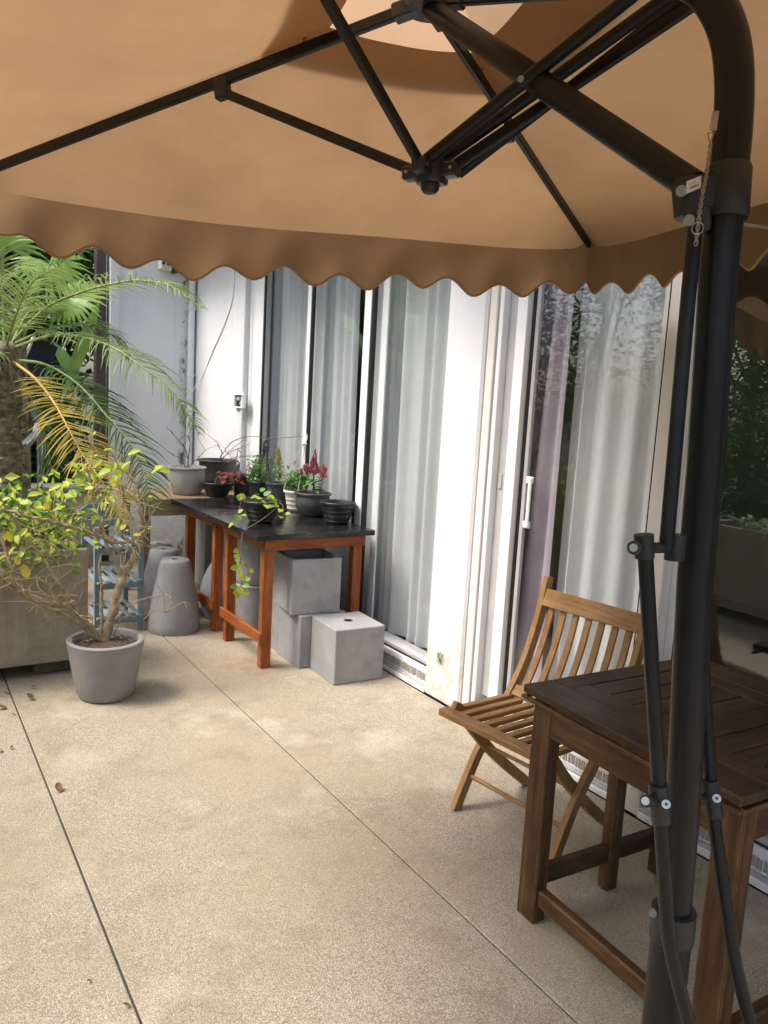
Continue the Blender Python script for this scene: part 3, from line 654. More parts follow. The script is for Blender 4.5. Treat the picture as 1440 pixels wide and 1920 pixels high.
# ------------------------------------------------------------------ palm
def frond(parent, pts, mat, rmat, nl=34, L=.34, wid=.011, droop=.35, start=.18, seed=0, vee=.35):
    rr = random.Random(seed); path = catmull(pts, 10); n = len(path)
    rb = MB(); rb.tube(path, [.011, .0025], 6); fr = rb.build('frond', rmat, parent, True)
    lm = MB(); cum = [0]
    for i in range(1, n): cum.append(cum[-1] + (path[i] - path[i - 1]).length)
    tot = cum[-1]
    for s in (-1, 1):
        for k in range(nl):
            u = start + (1 - start) * (k + rr.uniform(.1, .9)) / nl; dist = u * tot
            i = max(j for j in range(n) if cum[j] <= dist + 1e-9); i = min(i, n - 2)
            p = path[i].lerp(path[i + 1], (dist - cum[i]) / max(1e-6, cum[i + 1] - cum[i])); T = (path[i + 1] - path[i]).normalized()
            side = T.cross(Vector((0, 0, 1)))
            if side.length < .05: side = Vector((1, 0, 0))
            side.normalize(); nrm = side.cross(T).normalized()
            ln = L * (math.sin(math.pi * min(1, (u - start) / (1 - start) * .80 + .18)) ** .7) * rr.uniform(.8, 1.1)
            d = (T * rr.uniform(.45, .75) + side * s * rr.uniform(.75, 1.0) + nrm * rr.uniform(.5, 1.1) * vee).normalized()
            cs = [p]; dd = d.copy(); seg = 4
            for j in range(seg):
                dd = (dd + Vector((0, 0, -droop * (j + 1) / seg * rr.uniform(.6, 1.2)))).normalized(); cs.append(cs[-1] + dd * ln / seg)
            wv = d.cross(nrm + rv(.5)).normalized(); hw = [wid * .5, wid * .5, wid * .48, wid * .32, .0006]
            lm.strip(cs, hw, [wv] * 5)
    o = lm.build('leaflets', mat, fr); o['kind'] = 'stuff'; return fr
pc_ = dep(10, 668, 5.35)
palm = thing('date_palm', 'small date palm with rough trunk and arching feather fronds', 'palm', (pc_.x, pc_.y, 0))
pr = []; zz = 0.0; tk_ = MB(); prof = []; k = 0
while zz < pc_.z + .05:
    prof += [(.096 + random.uniform(-.006, .006), zz), (.102 + random.uniform(-.006, .006), zz + .022), (.097, zz + .045)]; zz += .05
tk_.lathe(prof + [(.05, zz + .04)], (pc_.x, pc_.y, 0), 22); trunk = tk_.build('trunk', M['palm_bark'], palm, True, 60)
st = MB(); rr = random.Random(3)
for k in range(150):
    a = k * 2.399; z = .08 + (pc_.z - .05) * k / 150; d = Vector((math.cos(a), math.sin(a), 0)); p = Vector((pc_.x, pc_.y, z)) + d * .085
    st.beam(p, p + d * rr.uniform(.02, .055) + Vector((0, 0, rr.uniform(.02, .06))), rr.uniform(.02, .04), .012, (0, 0, 1), .002)
st.build('leaf_base', M['palm_bark'], trunk)['kind'] = 'stuff'
def fp(lst): return [dep(x, y, d) for x, y, d in lst]
fronds = [
 ([(14, 652, 5.35), (83, 580, 5.25), (155, 547, 5.15), (222, 530, 5.05), (264, 526, 5.0), (319, 536, 4.9), (380, 578, 4.85)], 'palm', 40, .36, .40),
 ([(18, 655, 5.35), (92, 630, 5.2), (155, 633, 5.05), (214, 653, 4.95), (267, 689, 4.85), (328, 739, 4.8), (374, 815, 4.75)], 'palm', 52, .36, .45),
 ([(22, 675, 5.35), (83, 683, 5.2), (144, 719, 5.05), (200, 780, 4.95), (244, 833, 4.9), (270, 890, 4.85), (288, 955, 4.8)], 'palm_dark', 52, .36, .35),
 ([(24, 678, 5.3), (64, 708, 5.1), (100, 753, 4.95), (128, 803, 4.85), (155, 853, 4.8), (192, 905, 4.72), (236, 985, 4.66)], 'palm_yellow', 58, .36, .12),
 ([(12, 645, 5.4), (60, 560, 5.5), (100, 505, 5.55), (150, 470, 5.6), (200, 462, 5.6)], 'palm_dark', 36, .36, .4),
 ([(8, 640, 5.4), (4, 540, 5.4), (-10, 450, 5.3), (-50, 380, 5.2)], 'palm', 36, .36, .4),
 ([(14, 650, 5.5), (80, 622, 5.65), (150, 610, 5.75), (205, 625, 5.85), (240, 670, 5.9)], 'palm_dark', 36, .38, .5),
 ([(6, 650, 5.3), (-50, 600, 5.2), (-130, 590, 5.1), (-210, 640, 5.0)], 'palm', 36, .38, .45),
 ([(6, 668, 5.3), (-40, 660, 5.0), (-90, 700, 4.8), (-130, 780, 4.7)], 'palm', 36, .38, .45),
 ([(10, 660, 5.6), (-30, 600, 5.9), (-60, 580, 6.2), (-80, 620, 6.5)], 'palm', 34, .36, .45),
 ([(14, 660, 5.5), (50, 590, 5.8), (80, 570, 6.1), (110, 600, 6.4)], 'palm_dark', 34, .36, .45),
 ([(20, 690, 5.3), (52, 735, 5.35), (82, 810, 5.4), (98, 890, 5.42)], 'palm_dark', 34, .30, .5),
 ([(10, 655, 5.3), (30, 590, 5.05), (60, 530, 4.95), (110, 500, 4.9)], 'palm', 34, .34, .5),
]
for i, (pl, mt, nl, L, dr) in enumerate(fronds): frond(palm, fp(pl), M[mt], M['rachis_y'] if mt == 'palm_yellow' else M['rachis'], int(nl * 1.2), L * 1.05, .0100, dr, .2, 50 + i)
q = MB()
for k in range(26):
    a = rr.uniform(0, 6.28); d = Vector((math.cos(a), math.sin(a), 0)); p = Vector((pc_.x, pc_.y, pc_.z - rr.uniform(.0, .16))) + d * .07
    q.tube(catmull([p, p + d * rr.uniform(.05, .12) + Vector((0, 0, rr.uniform(-.02, .05))), p + d * rr.uniform(.08, .2) + Vector((0, 0, -rr.uniform(.05, .25)))], 4), [.006, .001], 5)
q.build('fibre', M['dead_twig'], palm)['kind'] = 'stuff'
# fan palm behind it
fb = dep(38, 640, 6.0)
fan = thing('fan_palm', 'light green fan palm with spread round leaves behind the date palm', 'palm', (fb.x, fb.y, 0))
q = MB(); q.tube([(fb.x, fb.y, 0), (fb.x + .02, fb.y, .9), fb], [.06, .045], 10); q.build('trunk', M['palm_bark'], fan, True)
def fan_leaf(stem_pts, R, axis_end, seed, mat='palm_light', n=24, spread=130):
    r2 = random.Random(seed); path = catmull(stem_pts, 6); sm = MB(); sm.tube(path, [.008, .005], 6); o = sm.build('leaf', M['rachis'], fan, True)
    c = path[-1]; ax = (Vector(axis_end) - c).normalized(); cd = (Vector(CAM) - c).normalized(); nrm = (cd + Vector((0, 0, .6))).normalized()
    y = nrm.cross(ax).normalized(); lb = MB()
    for k in range(n):
        a = R_(-spread + 2 * spread * k / (n - 1) + r2.uniform(-2, 2)); d = ax * math.cos(a) + y * math.sin(a); ln = R * (1 - .25 * (abs(a) / R_(spread)) ** 2) * r2.uniform(.85, 1.08)
        cs = [c]; dd = d.copy()
        for j in range(4): dd = (dd + Vector((0, 0, -.10 * j))).normalized(); cs.append(cs[-1] + dd * ln / 4)
        w = d.cross(nrm).normalized(); lb.strip(cs, [.003, .014, .016, .010, .0008], [w] * 5)
    ob = lb.build('blade', M[mat], o); ob['kind'] = 'stuff'
fan_leaf(fp([(38, 640, 6.0), (32, 560, 5.9), (52, 500, 5.75), (92, 496, 5.6)]), .36, dep(125, 560, 5.55), 1)
fan_leaf(fp([(38, 640, 6.0), (10, 560, 5.95), (5, 500, 5.9), (12, 460, 5.8)]), .38, dep(-5, 400, 5.7), 2)
fan_leaf(fp([(38, 640, 6.0), (70, 590, 6.0), (100, 570, 6.0), (130, 560, 5.95)]), .34, dep(190, 575, 5.9), 3)
fan_leaf(fp([(38, 640, 6.0), (0, 600, 5.9), (-20, 590, 5.8), (-40, 590, 5.7)]), .36, dep(-90, 620, 5.6), 4)
for kk, (a, b_) in enumerate((((120, 740), (188, 560)), ((150, 720), (100, 640)))):
    q = MB(); A_, B_ = dep(a[0], a[1], 6.6), dep(b_[0], b_[1], 6.6); wv = (B_ - A_).cross(ray(100, 650)).normalized() if False else Vector((B_ - A_)).cross(Vector(ray(100, 650))).normalized()
    cs = [A_.lerp(B_, t) for t in (0, .25, .5, .75, 1)]; q.strip(cs, [.01, .045, .055, .045, .002], [wv] * 5)
    q.build('strap_leaf', M['palm_light'] if kk == 0 else M['leaf_mid'], fan)

# ------------------------------------------------------------------ concrete planter at left with shrub
pl0 = Vector((.2, 4.6, 0))
planter = thing('concrete_planter', 'long stained concrete planter box raised on bricks beside the palm', 'planter', (.25, 4.6, 0))
X0, X1, Y0, Y1, Z0, Z1 = -.75, .90, 4.285, 4.83, .075, .69
q = MB(); th = .035
q.box(((X0 + X1) / 2, Y0 + th / 2, (Z0 + Z1) / 2), (X1 - X0, th, Z1 - Z0), None, .006); q.box(((X0 + X1) / 2, Y1 - th / 2, (Z0 + Z1) / 2), (X1 - X0, th, Z1 - Z0), None, .006)
q.box((X0 + th / 2, (Y0 + Y1) / 2, (Z0 + Z1) / 2), (th, Y1 - Y0 - 2 * th - .002, Z1 - Z0 - .004), None, .005); q.box((X1 - th / 2, (Y0 + Y1) / 2, (Z0 + Z1) / 2), (th, Y1 - Y0 - 2 * th - .002, Z1 - Z0 - .004), None, .005)
q.box(((X0 + X1) / 2, (Y0 + Y1) / 2, Z0 + .03), (X1 - X0 - 2 * th - .004, Y1 - Y0 - 2 * th - .004, .05)); q.build('box', M['planter'], planter)
q = MB(); q.box(((X0 + X1) / 2, (Y0 + Y1) / 2, Z1 - .09), (X1 - X0 - 2 * th - .006, Y1 - Y0 - 2 * th - .006, .06)); q.build('soil', M['soil'], planter)
for x in (-.68, -.2, .27, .72):
    for y in (Y0 + .10, Y1 - .1):
        q = MB(); q.box((x + random.uniform(-.02, .02), y, .036), (.20, .10, .072), None, .008); q.build('brick', M['brickdark'], planter)
rng = np.random.default_rng(71)
shr = thing('planter_shrub', 'leafy green shrub filling the stained concrete planter', 'shrub', (.3, 4.55, .64))
tw = MB(); P = []; r2 = random.Random(5)
for k in range(95):
    x = r2.uniform(-.6, .84); y = r2.uniform(4.38, 4.74); a = Vector((x, y, .62)); e = a + Vector((r2.uniform(-.2, .2), r2.uniform(-.26, .15), r2.uniform(.06, .42)))
    m_ = (a + e) / 2 + Vector((r2.uniform(-.05, .05), 0, .05)); pth = catmull([a, m_, e], 4); tw.tube(pth, [.004, .0015], 5)
    for j in range(22): P.append(pth[r2.randint(3, len(pth) - 1)] + rv(.05))
tw.build('stem', M['twig'], shr)
Pn = len(P) * 4 // 5
leaf_cloud(P[:Pn], rng.uniform(.035, .085, Pn), .48, .7, .1).build('foliage', M['leaf_g'], shr)['kind'] = 'stuff'
leaf_cloud(P[Pn:], rng.uniform(.04, .08, len(P) - Pn), .6, .7, .3).build('young_foliage', M['leaf_yg'], shr)['kind'] = 'stuff'
ov = MB(); P = []
for k in range(26):
    a = Vector((r2.uniform(-.5, .8), 4.32, .69)); e = a + Vector((r2.uniform(-.15, .15), -r2.uniform(.05, .14), -r2.uniform(.0, .20))); pth = catmull([a, (a + e) / 2 + Vector((0, -.03, .05)), e], 4); ov.tube(pth, [.003, .0012], 5)
    for j in range(7): P.append(pth[r2.randint(3, len(pth) - 1)] + rv(.02))
ov.build('stem', M['twig'], shr); leaf_cloud(P, rng.uniform(.03, .065, len(P)), .55, .7, .4).build('foliage', M['leaf_g'], shr)['kind'] = 'stuff'

# ------------------------------------------------------------------ big grey pot with bare shrub
PC = Vector((.905, 3.90, 0))
pot = thing('round_pot', 'round tapered grey concrete pot with bare branching shrub', 'pot', PC)
q = MB(); q.lathe([(.10, .0), (.128, .006), (.140, .03), (.152, .08), (.172, .20), (.186, .285), (.1885, .297), (.183, .302), (.166, .302), (.160, .296), (.156, .262)], PC, 48); q.build('body', M['conc2'], pot, True, 50)
sv = []; 
q = MB(); q.lathe([(.1565, .255), (.12, .266), (.05, .272), (.001, .274)], PC, 32); q.build('soil', M['soil'], pot, True)
deb = MB(); r2 = random.Random(8)
for k in range(170):
    a = r2.uniform(0, 6.28); rr_ = .15 * math.sqrt(r2.random()); p = PC + Vector((rr_ * math.cos(a), rr_ * math.sin(a), .272)); d = Vector((r2.uniform(-1, 1), r2.uniform(-1, 1), r2.uniform(-.15, .25))).normalized() * r2.uniform(.006, .02)
    deb.beam(p - d, p + d, .004, .003, (0, 0, 1), 0)
deb.build('mulch', M['dead_twig'], pot)['kind'] = 'stuff'
shrub = thing('bare_shrub', 'sprawling leggy shrub with bare forked branches and few yellow-green leaves', 'shrub', PC + Vector((0, 0, .26)))
D0 = 3.96
def bp(lst): return [dep(x, y, D0 + d) for x, y, d in lst]
br = [
 ([(198, 1212, 0), (204, 1173, 0), (216, 1129, 0), (227, 1092, 0), (242, 1062, .02), (259, 1030, .03), (263, 1004, .02), (277, 987, .0), (262, 963, -.02), (257, 940, -.03)], [.026, .024, .022, .020, .019, .016, .011, .008, .006, .005]),
 ([(192, 1205, 0), (163, 1170, -.06), (149, 1150, -.08), (137, 1132, -.1), (117, 1134, -.12), (79, 1127, -.16), (38, 1109, -.2), (15, 1086, -.22), (-10, 1060, -.25), (-50, 1020, -.3)], [.018, .017, .016, .015, .014, .014, .015, .015, .014, .012]),
 ([(188, 1200, -.02), (128, 1156, -.12), (87, 1138, -.2), (58, 1121, -.25), (20, 1080, -.3)], [.011, .009, .008, .007, .005]),
 ([(252, 1024, .03), (245, 1017, 0), (216, 1017, -.04), (175, 1001, -.08), (137, 990, -.12), (102, 979, -.15), (70, 972, -.18), (30, 962, -.2), (-20, 950, -.22)], [.009, .009, .0085, .009, .009, .009, .009, .007, .005]),
 ([(190, 1195, .02), (192, 1144, .03), (190, 1097, .03), (187, 1062, .03), (190, 1040, .03)], [.010, .0085, .0075, .007, .004]),
 ([(131, 1126, -.1), (102, 1080, -.13), (79, 1042, -.14), (50, 1010, -.15), (15, 957, -.17), (-5, 925, -.18)], [.010, .009, .008, .008, .007, .004]),
 ([(227, 1080, .0), (216, 1048, -.03), (201, 1024, -.05), (192, 987, -.05), (175, 946, -.06), (172, 911, -.06), (163, 880, -.06)], [.010, .009, .008, .006, .005, .004, .003]),
 ([(259, 1027, .03), (254, 990, .05), (233, 946, .06), (230, 928, .06), (226, 911, .06), (201, 885, .06), (187, 855, .06)], [.009, .008, .008, .008, .006, .004, .003]),
 ([(262, 963, 0), (259, 928, .02), (248, 896, .03), (227, 878, .04), (215, 862, .05)], [.006, .005, .004, .003, .002]),
 ([(222, 1144, 0), (257, 1127, -.03), (292, 1118, -.05), (315, 1116, -.06), (321, 1129, -.06), (318, 1142, -.06), (309, 1150, -.06)], [.004, .0032, .003, .003, .0028, .0025, .002]),
 ([(29, 1100, -.2), (29, 1080, -.21), (17, 1051, -.22), (3, 1010, -.22), (-10, 980, -.22)], [.009, .008, .008, .007, .005]),
 ([(112, 1090, -.1), (110, 1060, -.1), (111, 1037, -.1), (95, 1020, -.1), (75, 1010, -.1)], [.006, .006, .006, .004, .003]),
 ([(160, 1085, -.05), (140, 1100, -.06), (128, 1120, -.08), (133, 1135, -.09)], [.002, .003, .003, .004]),
 ([(250, 1018, 0), (235, 1036, -.02), (215, 1030, -.03), (205, 1012, -.03)], [.003, .0035, .0035, .003]),
 ([(150, 990, -.1), (145, 965, -.1), (165, 945, -.1), (167, 925, -.1)], [.004, .0035, .003, .002]),
 ([(222, 1170, 0), (228, 1150, -.01), (226, 1160, 0), (212, 1196, .0)], [.003, .003, .004, .005]),
]
tw_pts = []
for i, (pl, rad) in enumerate(br):
    path = catmull(bp(pl), 5)
    fr_ = [rad[min(len(rad) - 1, j // 5)] + (rad[min(len(rad) - 1, j // 5 + 1)] - rad[min(len(rad) - 1, j // 5)]) * (j % 5) / 5 for j in range(len(path))]
    path = [p + rv(.0025) for p in path]
    m_ = MB(); m_.tube(path, [r * (1 + .12 * math.sin(j * 1.7 + i)) for j, r in enumerate(fr_)], 8)
    m_.build('trunk' if i < 2 else 'branch', M['bark'], shrub, True, 70)
    tw_pts += path[3:] if i not in (0, 4, 9, 12, 13, 15) else path[25:]
r2 = random.Random(21); twm = MB(); tips = []
for k in range(230):
    p = tw_pts[r2.randint(0, len(tw_pts) - 1)]; d = Vector((r2.uniform(-1, 1), r2.uniform(-1, .6), r2.uniform(-.5, 1))).normalized(); ln = r2.uniform(.05, .22)
    a = p + d * ln * .5 + rv(.02); e = a + (d + rv(.45)).normalized() * ln * .5
    pth = catmull([p, a, e], 4); twm.tube(pth, [.0026, .0012], 5); tips.append(e)
    if r2.random() < .5:
        e2 = pth[4] + (d + rv(.7)).normalized() * ln * .4; twm.tube([pth[4], e2], [.0018, .001], 5)
twm.build('twigs', M['twig'], shrub)['kind'] = 'stuff'
LYG = [leaf_mesh('leaf', M['leaf_yg'], .62, .15, .25), leaf_mesh('leaf', M['leaf_yg'], .5, .3, .1)]; LY = leaf_mesh('leaf', M['leaf_y'], .6, .2, .2)
lpx = [(130, 868), (145, 870), (180, 856), (192, 862), (170, 880), (157, 888), (140, 897), (120, 902), (98, 883), (110, 891), (93, 892), (183, 872), (165, 868), (150, 880), (176, 892), (188, 885), (133, 905),
       (265, 845), (256, 855), (290, 880), (305, 877), (318, 883), (278, 886), (247, 865), (222, 868), (232, 880), (215, 890), (5, 925), (20, 933), (40, 938), (60, 943), (66, 952), (30, 950), (45, 963), (10, 962), (0, 972), (52, 930), (25, 922), (72, 938),
       (55, 955), (15, 945), (35, 972), (85, 922), (70, 915), (100, 915), (137, 918), (115, 910), (3, 940), (60, 970), (20, 980), (160, 905), (200, 870), (208, 880), (145, 910), (42, 1035), (30, 1025), (18, 1040), (12, 1058), (35, 1062), (50, 990), (5, 1000), (24, 1005)]
for i, (x, y) in enumerate(lpx):
    p = dep(x, y, D0 + r2.uniform(-.28, .06)); sz = r2.uniform(.045, .072)
    d = Vector((r2.uniform(-1, 1), r2.uniform(-.8, .4), r2.uniform(-.9, .25))); n = Vector((r2.uniform(-.5, .3), r2.uniform(-1, .2), 1))
    put_leaf(r2.choice(LYG), shrub, p, d, n, sz)
for (x, y, s_) in ((44, 1066, .075), (14, 1003, .06), (30, 1050, .05), (210, 905, .045), (85, 948, .045)):
    put_leaf(LY, shrub, dep(x, y - 8, D0 - .2), Vector((.25, -.1, -1)), Vector((-.3, -1, .3)), s_)
for e in tips[:60]:
    if e.z > .75: put_leaf(r2.choice(LYG), shrub, e, rv(), Vector((0, -.5, 1)) + rv(.3), r2.uniform(.03, .055))

# ------------------------------------------------------------------ blue shelf
sx0, sx1, sy0, sy1 = 1.088, 1.365, 4.95, 5.33
shelf = thing('plant_stand', 'worn pale blue slatted wooden plant stand with three tiers', 'plant stand', ((sx0 + sx1) / 2, (sy0 + sy1) / 2, 0))
for x in (sx0, sx1):
    for y, h in ((sy0, .69), (sy1, .69)):
        q = MB(); q.box((x, y, h / 2), (.032, .032, h), None, .003); q.build('leg', M['blue']['z'], shelf)
for z in (.075, .305, .53):
    for y in (sy0, sy1):
        q = MB(); q.box(((sx0 + sx1) / 2, y, z), (sx1 - sx0 - .034, .022, .038), None, .003); q.build('rail', M['blue']['x'], shelf)
    for k in range(5):
        x = sx0 + .012 + (sx1 - sx0 - .024) * k / 4
        q = MB(); q.box((x, (sy0 + sy1) / 2, z + .029), (.030, sy1 - sy0 + .08, .016), None, .002); q.build('slat', M['blue']['y'], shelf)
q = MB(); n = 12; poly = []
for k in range(n + 1):
    u = k / n; poly.append(Vector((sx0 - .07 + (sx1 - sx0 + .02) * u, 0, .715 + .07 * math.sin(math.pi * u))))
poly += [Vector((sx1 - .05, 0, .66)), Vector((sx0 - .07, 0, .66))]
q.prism(poly[::-1], ((0, sy1 + .02, 0), (0, sy1 + .038, 0))); q.build('crest_board', M['blue']['x'], shelf)
q = MB(); q.box(((sx0 + sx1) / 2, sy1, .655), (sx1 - sx0 - .034, .02, .05), None, .003); q.build('rail', M['blue']['x'], shelf)

# ------------------------------------------------------------------ tapered concrete pots upside-down, cubes
def cone_pot(name, label, c, rb, rt, h, z=0, mat='conc', hole=True, bulge=.0, group=None):
    root = thing(name, label, 'pot', (c[0], c[1], z), group)
    pf = [(rb - .004, 0), (rb, .006)]
    for k in range(1, 9):
        u = k / 9; pf.append((rb + (rt - rb) * u ** 1.6 + bulge * math.sin(math.pi * u), h * u))
    pf += [(rt + .004, h - .012), (rt - .008, h)]
    if hole: pf += [(.024, h), (.022, h - .03)]
    q = MB(); q.lathe(pf, (c[0], c[1], z), 48); q.build('body', M[mat], root, True, 50)
    if hole:
        q = MB(); q.lathe([(.0215, h - .028), (.001, h - .028)], (c[0], c[1], z), 16); q.build('drain_hole', M['gasket'], root)
    return root
cone_pot('upturned_pot', 'upturned tapered concrete pot standing in front of its twin', (1.565, 4.872), .168, .092, .475)
cone_pot('upturned_pot', 'upturned tapered concrete pot half hidden behind another, beside the blue stand', (1.598, 5.222), .168, .092, .475)
cone_pot('upturned_pot', 'upturned concrete pot in the shade beneath the plank bench', (1.80, 6.0), .16, .09, .36)
cone_pot('egg_pot', 'rounded egg-shaped concrete pot standing under the far black table', (1.97, 5.02), .13, .08, .42, 0, 'conc', False, .055)
cone_pot('tub_pot', 'round concrete tub under the near black table below another tub', (2.06, 4.66), .13, .165, .34, 0, 'conc', False, .01)
cone_pot('tub_pot', 'round concrete tub stacked on another tub under the black table', (2.06, 4.66), .165, .145, .34, .342, 'conc', False, .01)
def cube_pot(label, x0, y0, z0, s, h, rot=0, open_top=False, hole=False, mat='conc', name='cube_pot'):
    c = Vector((x0 + s / 2, y0 + s / 2, z0)); root = thing(name, label, 'pot', c); Rm = Matrix.Rotation(R_(rot), 3, 'Z'); q = MB()
    if open_top:
        t_ = .026
        for dx, dy, a, b_ in ((0, -(s - t_) / 2, s, t_), (0, (s - t_) / 2, s, t_), (-(s - t_) / 2, 0, t_, s - 2 * t_ - .001), ((s - t_) / 2, 0, t_, s - 2 * t_ - .001)):
            q.box(c + Rm @ Vector((dx, dy, h / 2)), (a, b_, h if dx == 0 else h - .002), Rm, .004)
        q.box(c + Vector((0, 0, .03)), (s - 2 * t_ - .002, s - 2 * t_ - .002, .05), Rm)
    else: q.box(c + Vector((0, 0, h / 2)), (s, s, h), Rm, .005)
    q.build('body', M[mat], root)
    if hole:
        q = MB(); q.lathe([(.026, h + .0006), (.024, h + .0012), (.0005, h + .0009)], c, 20, 1, 1); q.build('drain_hole', M['gasket'], root)
    return root
cube_pot('upturned concrete cube pot with round hole on top, beside the glass door', 2.038, 3.522, 0, .312, .315, -2.5, False, True)
cube_pot('concrete cube pot on the floor supporting the open black-hollowed one', 1.976, 3.85, 0, .30, .315, 0)
cube_pot('open concrete cube pot resting on another under the black table', 1.945, 3.862, .317, .305, .325, -7, True)
cube_pot('concrete cube pot on the floor in the second row under the table', 1.99, 4.175, 0, .30, .315, 0)
cube_pot('open concrete cube pot stacked in the second row under the table', 1.99, 4.18, .317, .30, .325, 1, True)
cube_pot('tall square concrete pot in the shade under the far black table', 2.10, 5.36, .36, .26, .34, 0)
cube_pot('square concrete pot on the floor carrying a tall one under the far table', 2.10, 5.36, 0, .26, .358, 0)
cube_pot('square concrete pot near the corner under the plank bench', 2.12, 5.85, .0, .27, .62, 0)

# ------------------------------------------------------------------ orange tables with black tops
TZ = .80
def orange_table(label, y0, y1):
    x0, x1 = 1.69, 2.455; root = thing('black_top_table', label, 'table', ((x0 + x1) / 2, (y0 + y1) / 2, 0), None)
    q = MB(); q.box(((x0 + x1) / 2, (y0 + y1) / 2, TZ - .016), (x1 - x0, y1 - y0, .032), None, .003); q.build('tabletop', M['blacktop'], root)
    lx = (1.775, 2.36); ly = (y0 + .085, y1 - .085)
    for x in lx:
        for y in ly:
            q = MB(); q.box((x + .03, y + .025 * (1 if y == ly[0] else -1), (TZ - .033) / 2), (.062, .050, TZ - .034), None, .003); q.build('leg', M['orange']['z'], root)
    for y in (ly[0] - .012, ly[1] + .012):
        q = MB(); q.box(((lx[0] + lx[1]) / 2 + .03, y, TZ - .033 - .036), (lx[1] - lx[0] + .074, .022, .070), None, .002); q.build('apron', M['orange']['x'], root)
    for x in (lx[0] - .009, lx[1] + .07):
        q = MB(); q.box((x, (y0 + y1) / 2, TZ - .033 - .030), (.018, ly[1] - ly[0] - .002, .056), None, .002); q.build('apron', M['orange']['y'], root)
    q = MB(); q.box((lx[0] - .010, (y0 + y1) / 2, .185), (.020, ly[1] - ly[0] + .03, .062), None, .002); q.build('stretcher', M['orange']['y'], root)
    q = MB(); q.box((lx[1] + .072, (y0 + y1) / 2, .185), (.020, ly[1] - ly[0] + .03, .062), None, .002); q.build('stretcher', M['orange']['y'], root)
    return root
orange_table('orange wooden table with glossy black top carrying the pink flower pot', 3.85, 4.622)
orange_table('orange wooden table with black top pushed against the plank bench', 4.630, 5.395)
# plank bench in the corner
bn = thing('plank_bench', 'weathered plank bench in the corner carrying the grey pot', 'bench', (1.95, 5.8, 0))
for k in range(4):
    y = 5.50 + .165 * k; q = MB(); q.box((1.955 + random.uniform(-.012, .012), y, .778), (.93, .158, .032), None, .004); q.build('plank', M['pine']['x'], bn)
for x in (1.535, 2.37):
    for y in (5.47, 6.02): q = MB(); q.box((x, y, .38), (.065, .05, .758), None, .004); q.build('leg', M['pine']['z'], bn)
q = MB(); q.box((1.95, 5.44, .715), (.90, .024, .085), None, .003); q.build('apron', M['pine']['x'], bn)

# ------------------------------------------------------------------ pots and plants on the table and bench
def pot_body(root, c, rim, base, h, mat, lip=.010, foot=.0, n=36, bulge=.0, rings=0):
    pf = [(base * .92, 0), (base, .004)]
    for k in range(1, 8):
        u = k / 8; r = base + (rim - lip - base) * u ** .85 + bulge * math.sin(math.pi * u)
        pf.append((r, (h - .016) * u))
        if rings and k % 2: pf += [(r + .002, (h - .016) * u + .002), (r + .001, (h - .016) * u + .004)]
    pf += [(rim - lip, h - .016), (rim, h - .014), (rim + .001, h - .003), (rim - .002, h), (rim - lip * .9, h), (rim - lip - .002, h - .006), (rim - lip - .006, h - .03)]
    q = MB(); q.lathe(pf, c, n); q.build('body', mat, root, True, 45)
    q = MB(); q.lathe([(rim - lip - .004, h - .032), (.02, h - .026), (.001, h - .024)], c, 24); q.build('soil', M['soil'], root, True)
def potted(name, label, px, py, rim, base, h, mat, z=TZ, dx=0, dy=0, **kw):
    p = onz(px, py, z) + Vector((dx, dy, 0)); root = thing(name, label, 'pot', p); pot_body(root, p, rim, base, h, mat, **kw); return root, p
# hanging bowl with trailing plant
hb, hp = potted('hanging_bowl', 'black hanging bowl with looped hanger and trailing plant near the table edge', 489, 979, .122, .066, .135, M['black_plastic'], rings=1)
hook = dep(498, 835, 4.62)
q = MB()
for a in (0.4, 2.5, 4.6, 5.3):
    e = hp + Vector((math.cos(a) * .12, math.sin(a) * .12, .13)); q.tube(catmull([e, e.lerp(hook, .5) + rv(.008), hook - Vector((0, 0, .03))], 4), .0022, 5)
for k in range(5):
    e = hook + Vector((r2.uniform(-.07, .06), r2.uniform(-.02, .1), -r2.uniform(.16, .26))); q.tube(catmull([hook - Vector((0, 0, .02)), hook.lerp(e, .5) + rv(.006), e], 4), .002, 5)
q.build('hanger_wire', M['black_plastic'], hb)
q = MB(); hk = [hook + Vector((RW[0, 0] * x, RW[1, 0] * x, z)) for x, z in ((-.006, -.06), (-.014, -.03), (-.004, -.012), (.010, -.014), (.008, -.034), (-.006, -.03), (-.010, 0), (-.002, .026), (.012, .026), (.016, .008))]
q.tube(catmull(hk, 5), .0055, 7); q.build('hook', M['black_plastic'], hb, True)
tr_ = thing('trailing_plant', 'trailing plant with round pale green leaves spilling from the black bowl', 'plant', hp + Vector((0, 0, .11)))
LT = leaf_mesh('leaf', M['leaf_yg'], .75, .15, .15); LG = leaf_mesh('leaf', M['leaf_g'], .7, .15, .2); st = MB()
v1 = [hp + Vector((-.02, -.02, .125)), dep(515, 952, 4.52), dep(490, 975, 4.47), dep(462, 992, 4.40), dep(454, 1005, 4.36), dep(452, 1035, 4.35), dep(450, 1065, 4.35), dep(452, 1095, 4.35), dep(448, 1118, 4.35)]
st.tube(catmull(v1, 5), .0028, 5)
v2 = [hp + Vector((.02, -.04, .125)), dep(528, 945, 4.55), dep(530, 960, 4.5), dep(532, 985, 4.48)]; st.tube(catmull(v2, 4), .0022, 5)
v3 = [hp + Vector((-.05, -.0, .125)), dep(456, 938, 4.62), dep(449, 952, 4.6), dep(446, 972, 4.6)]; st.tube(catmull(v3, 4), .0022, 5)
v4 = [dep(452, 1045, 4.35), dep(460, 1055, 4.33), dep(466, 1072, 4.33), dep(462, 1090, 4.33)]; st.tube(catmull(v4, 4), .0016, 5)
st.build('stem', M['dead_twig'], tr_)
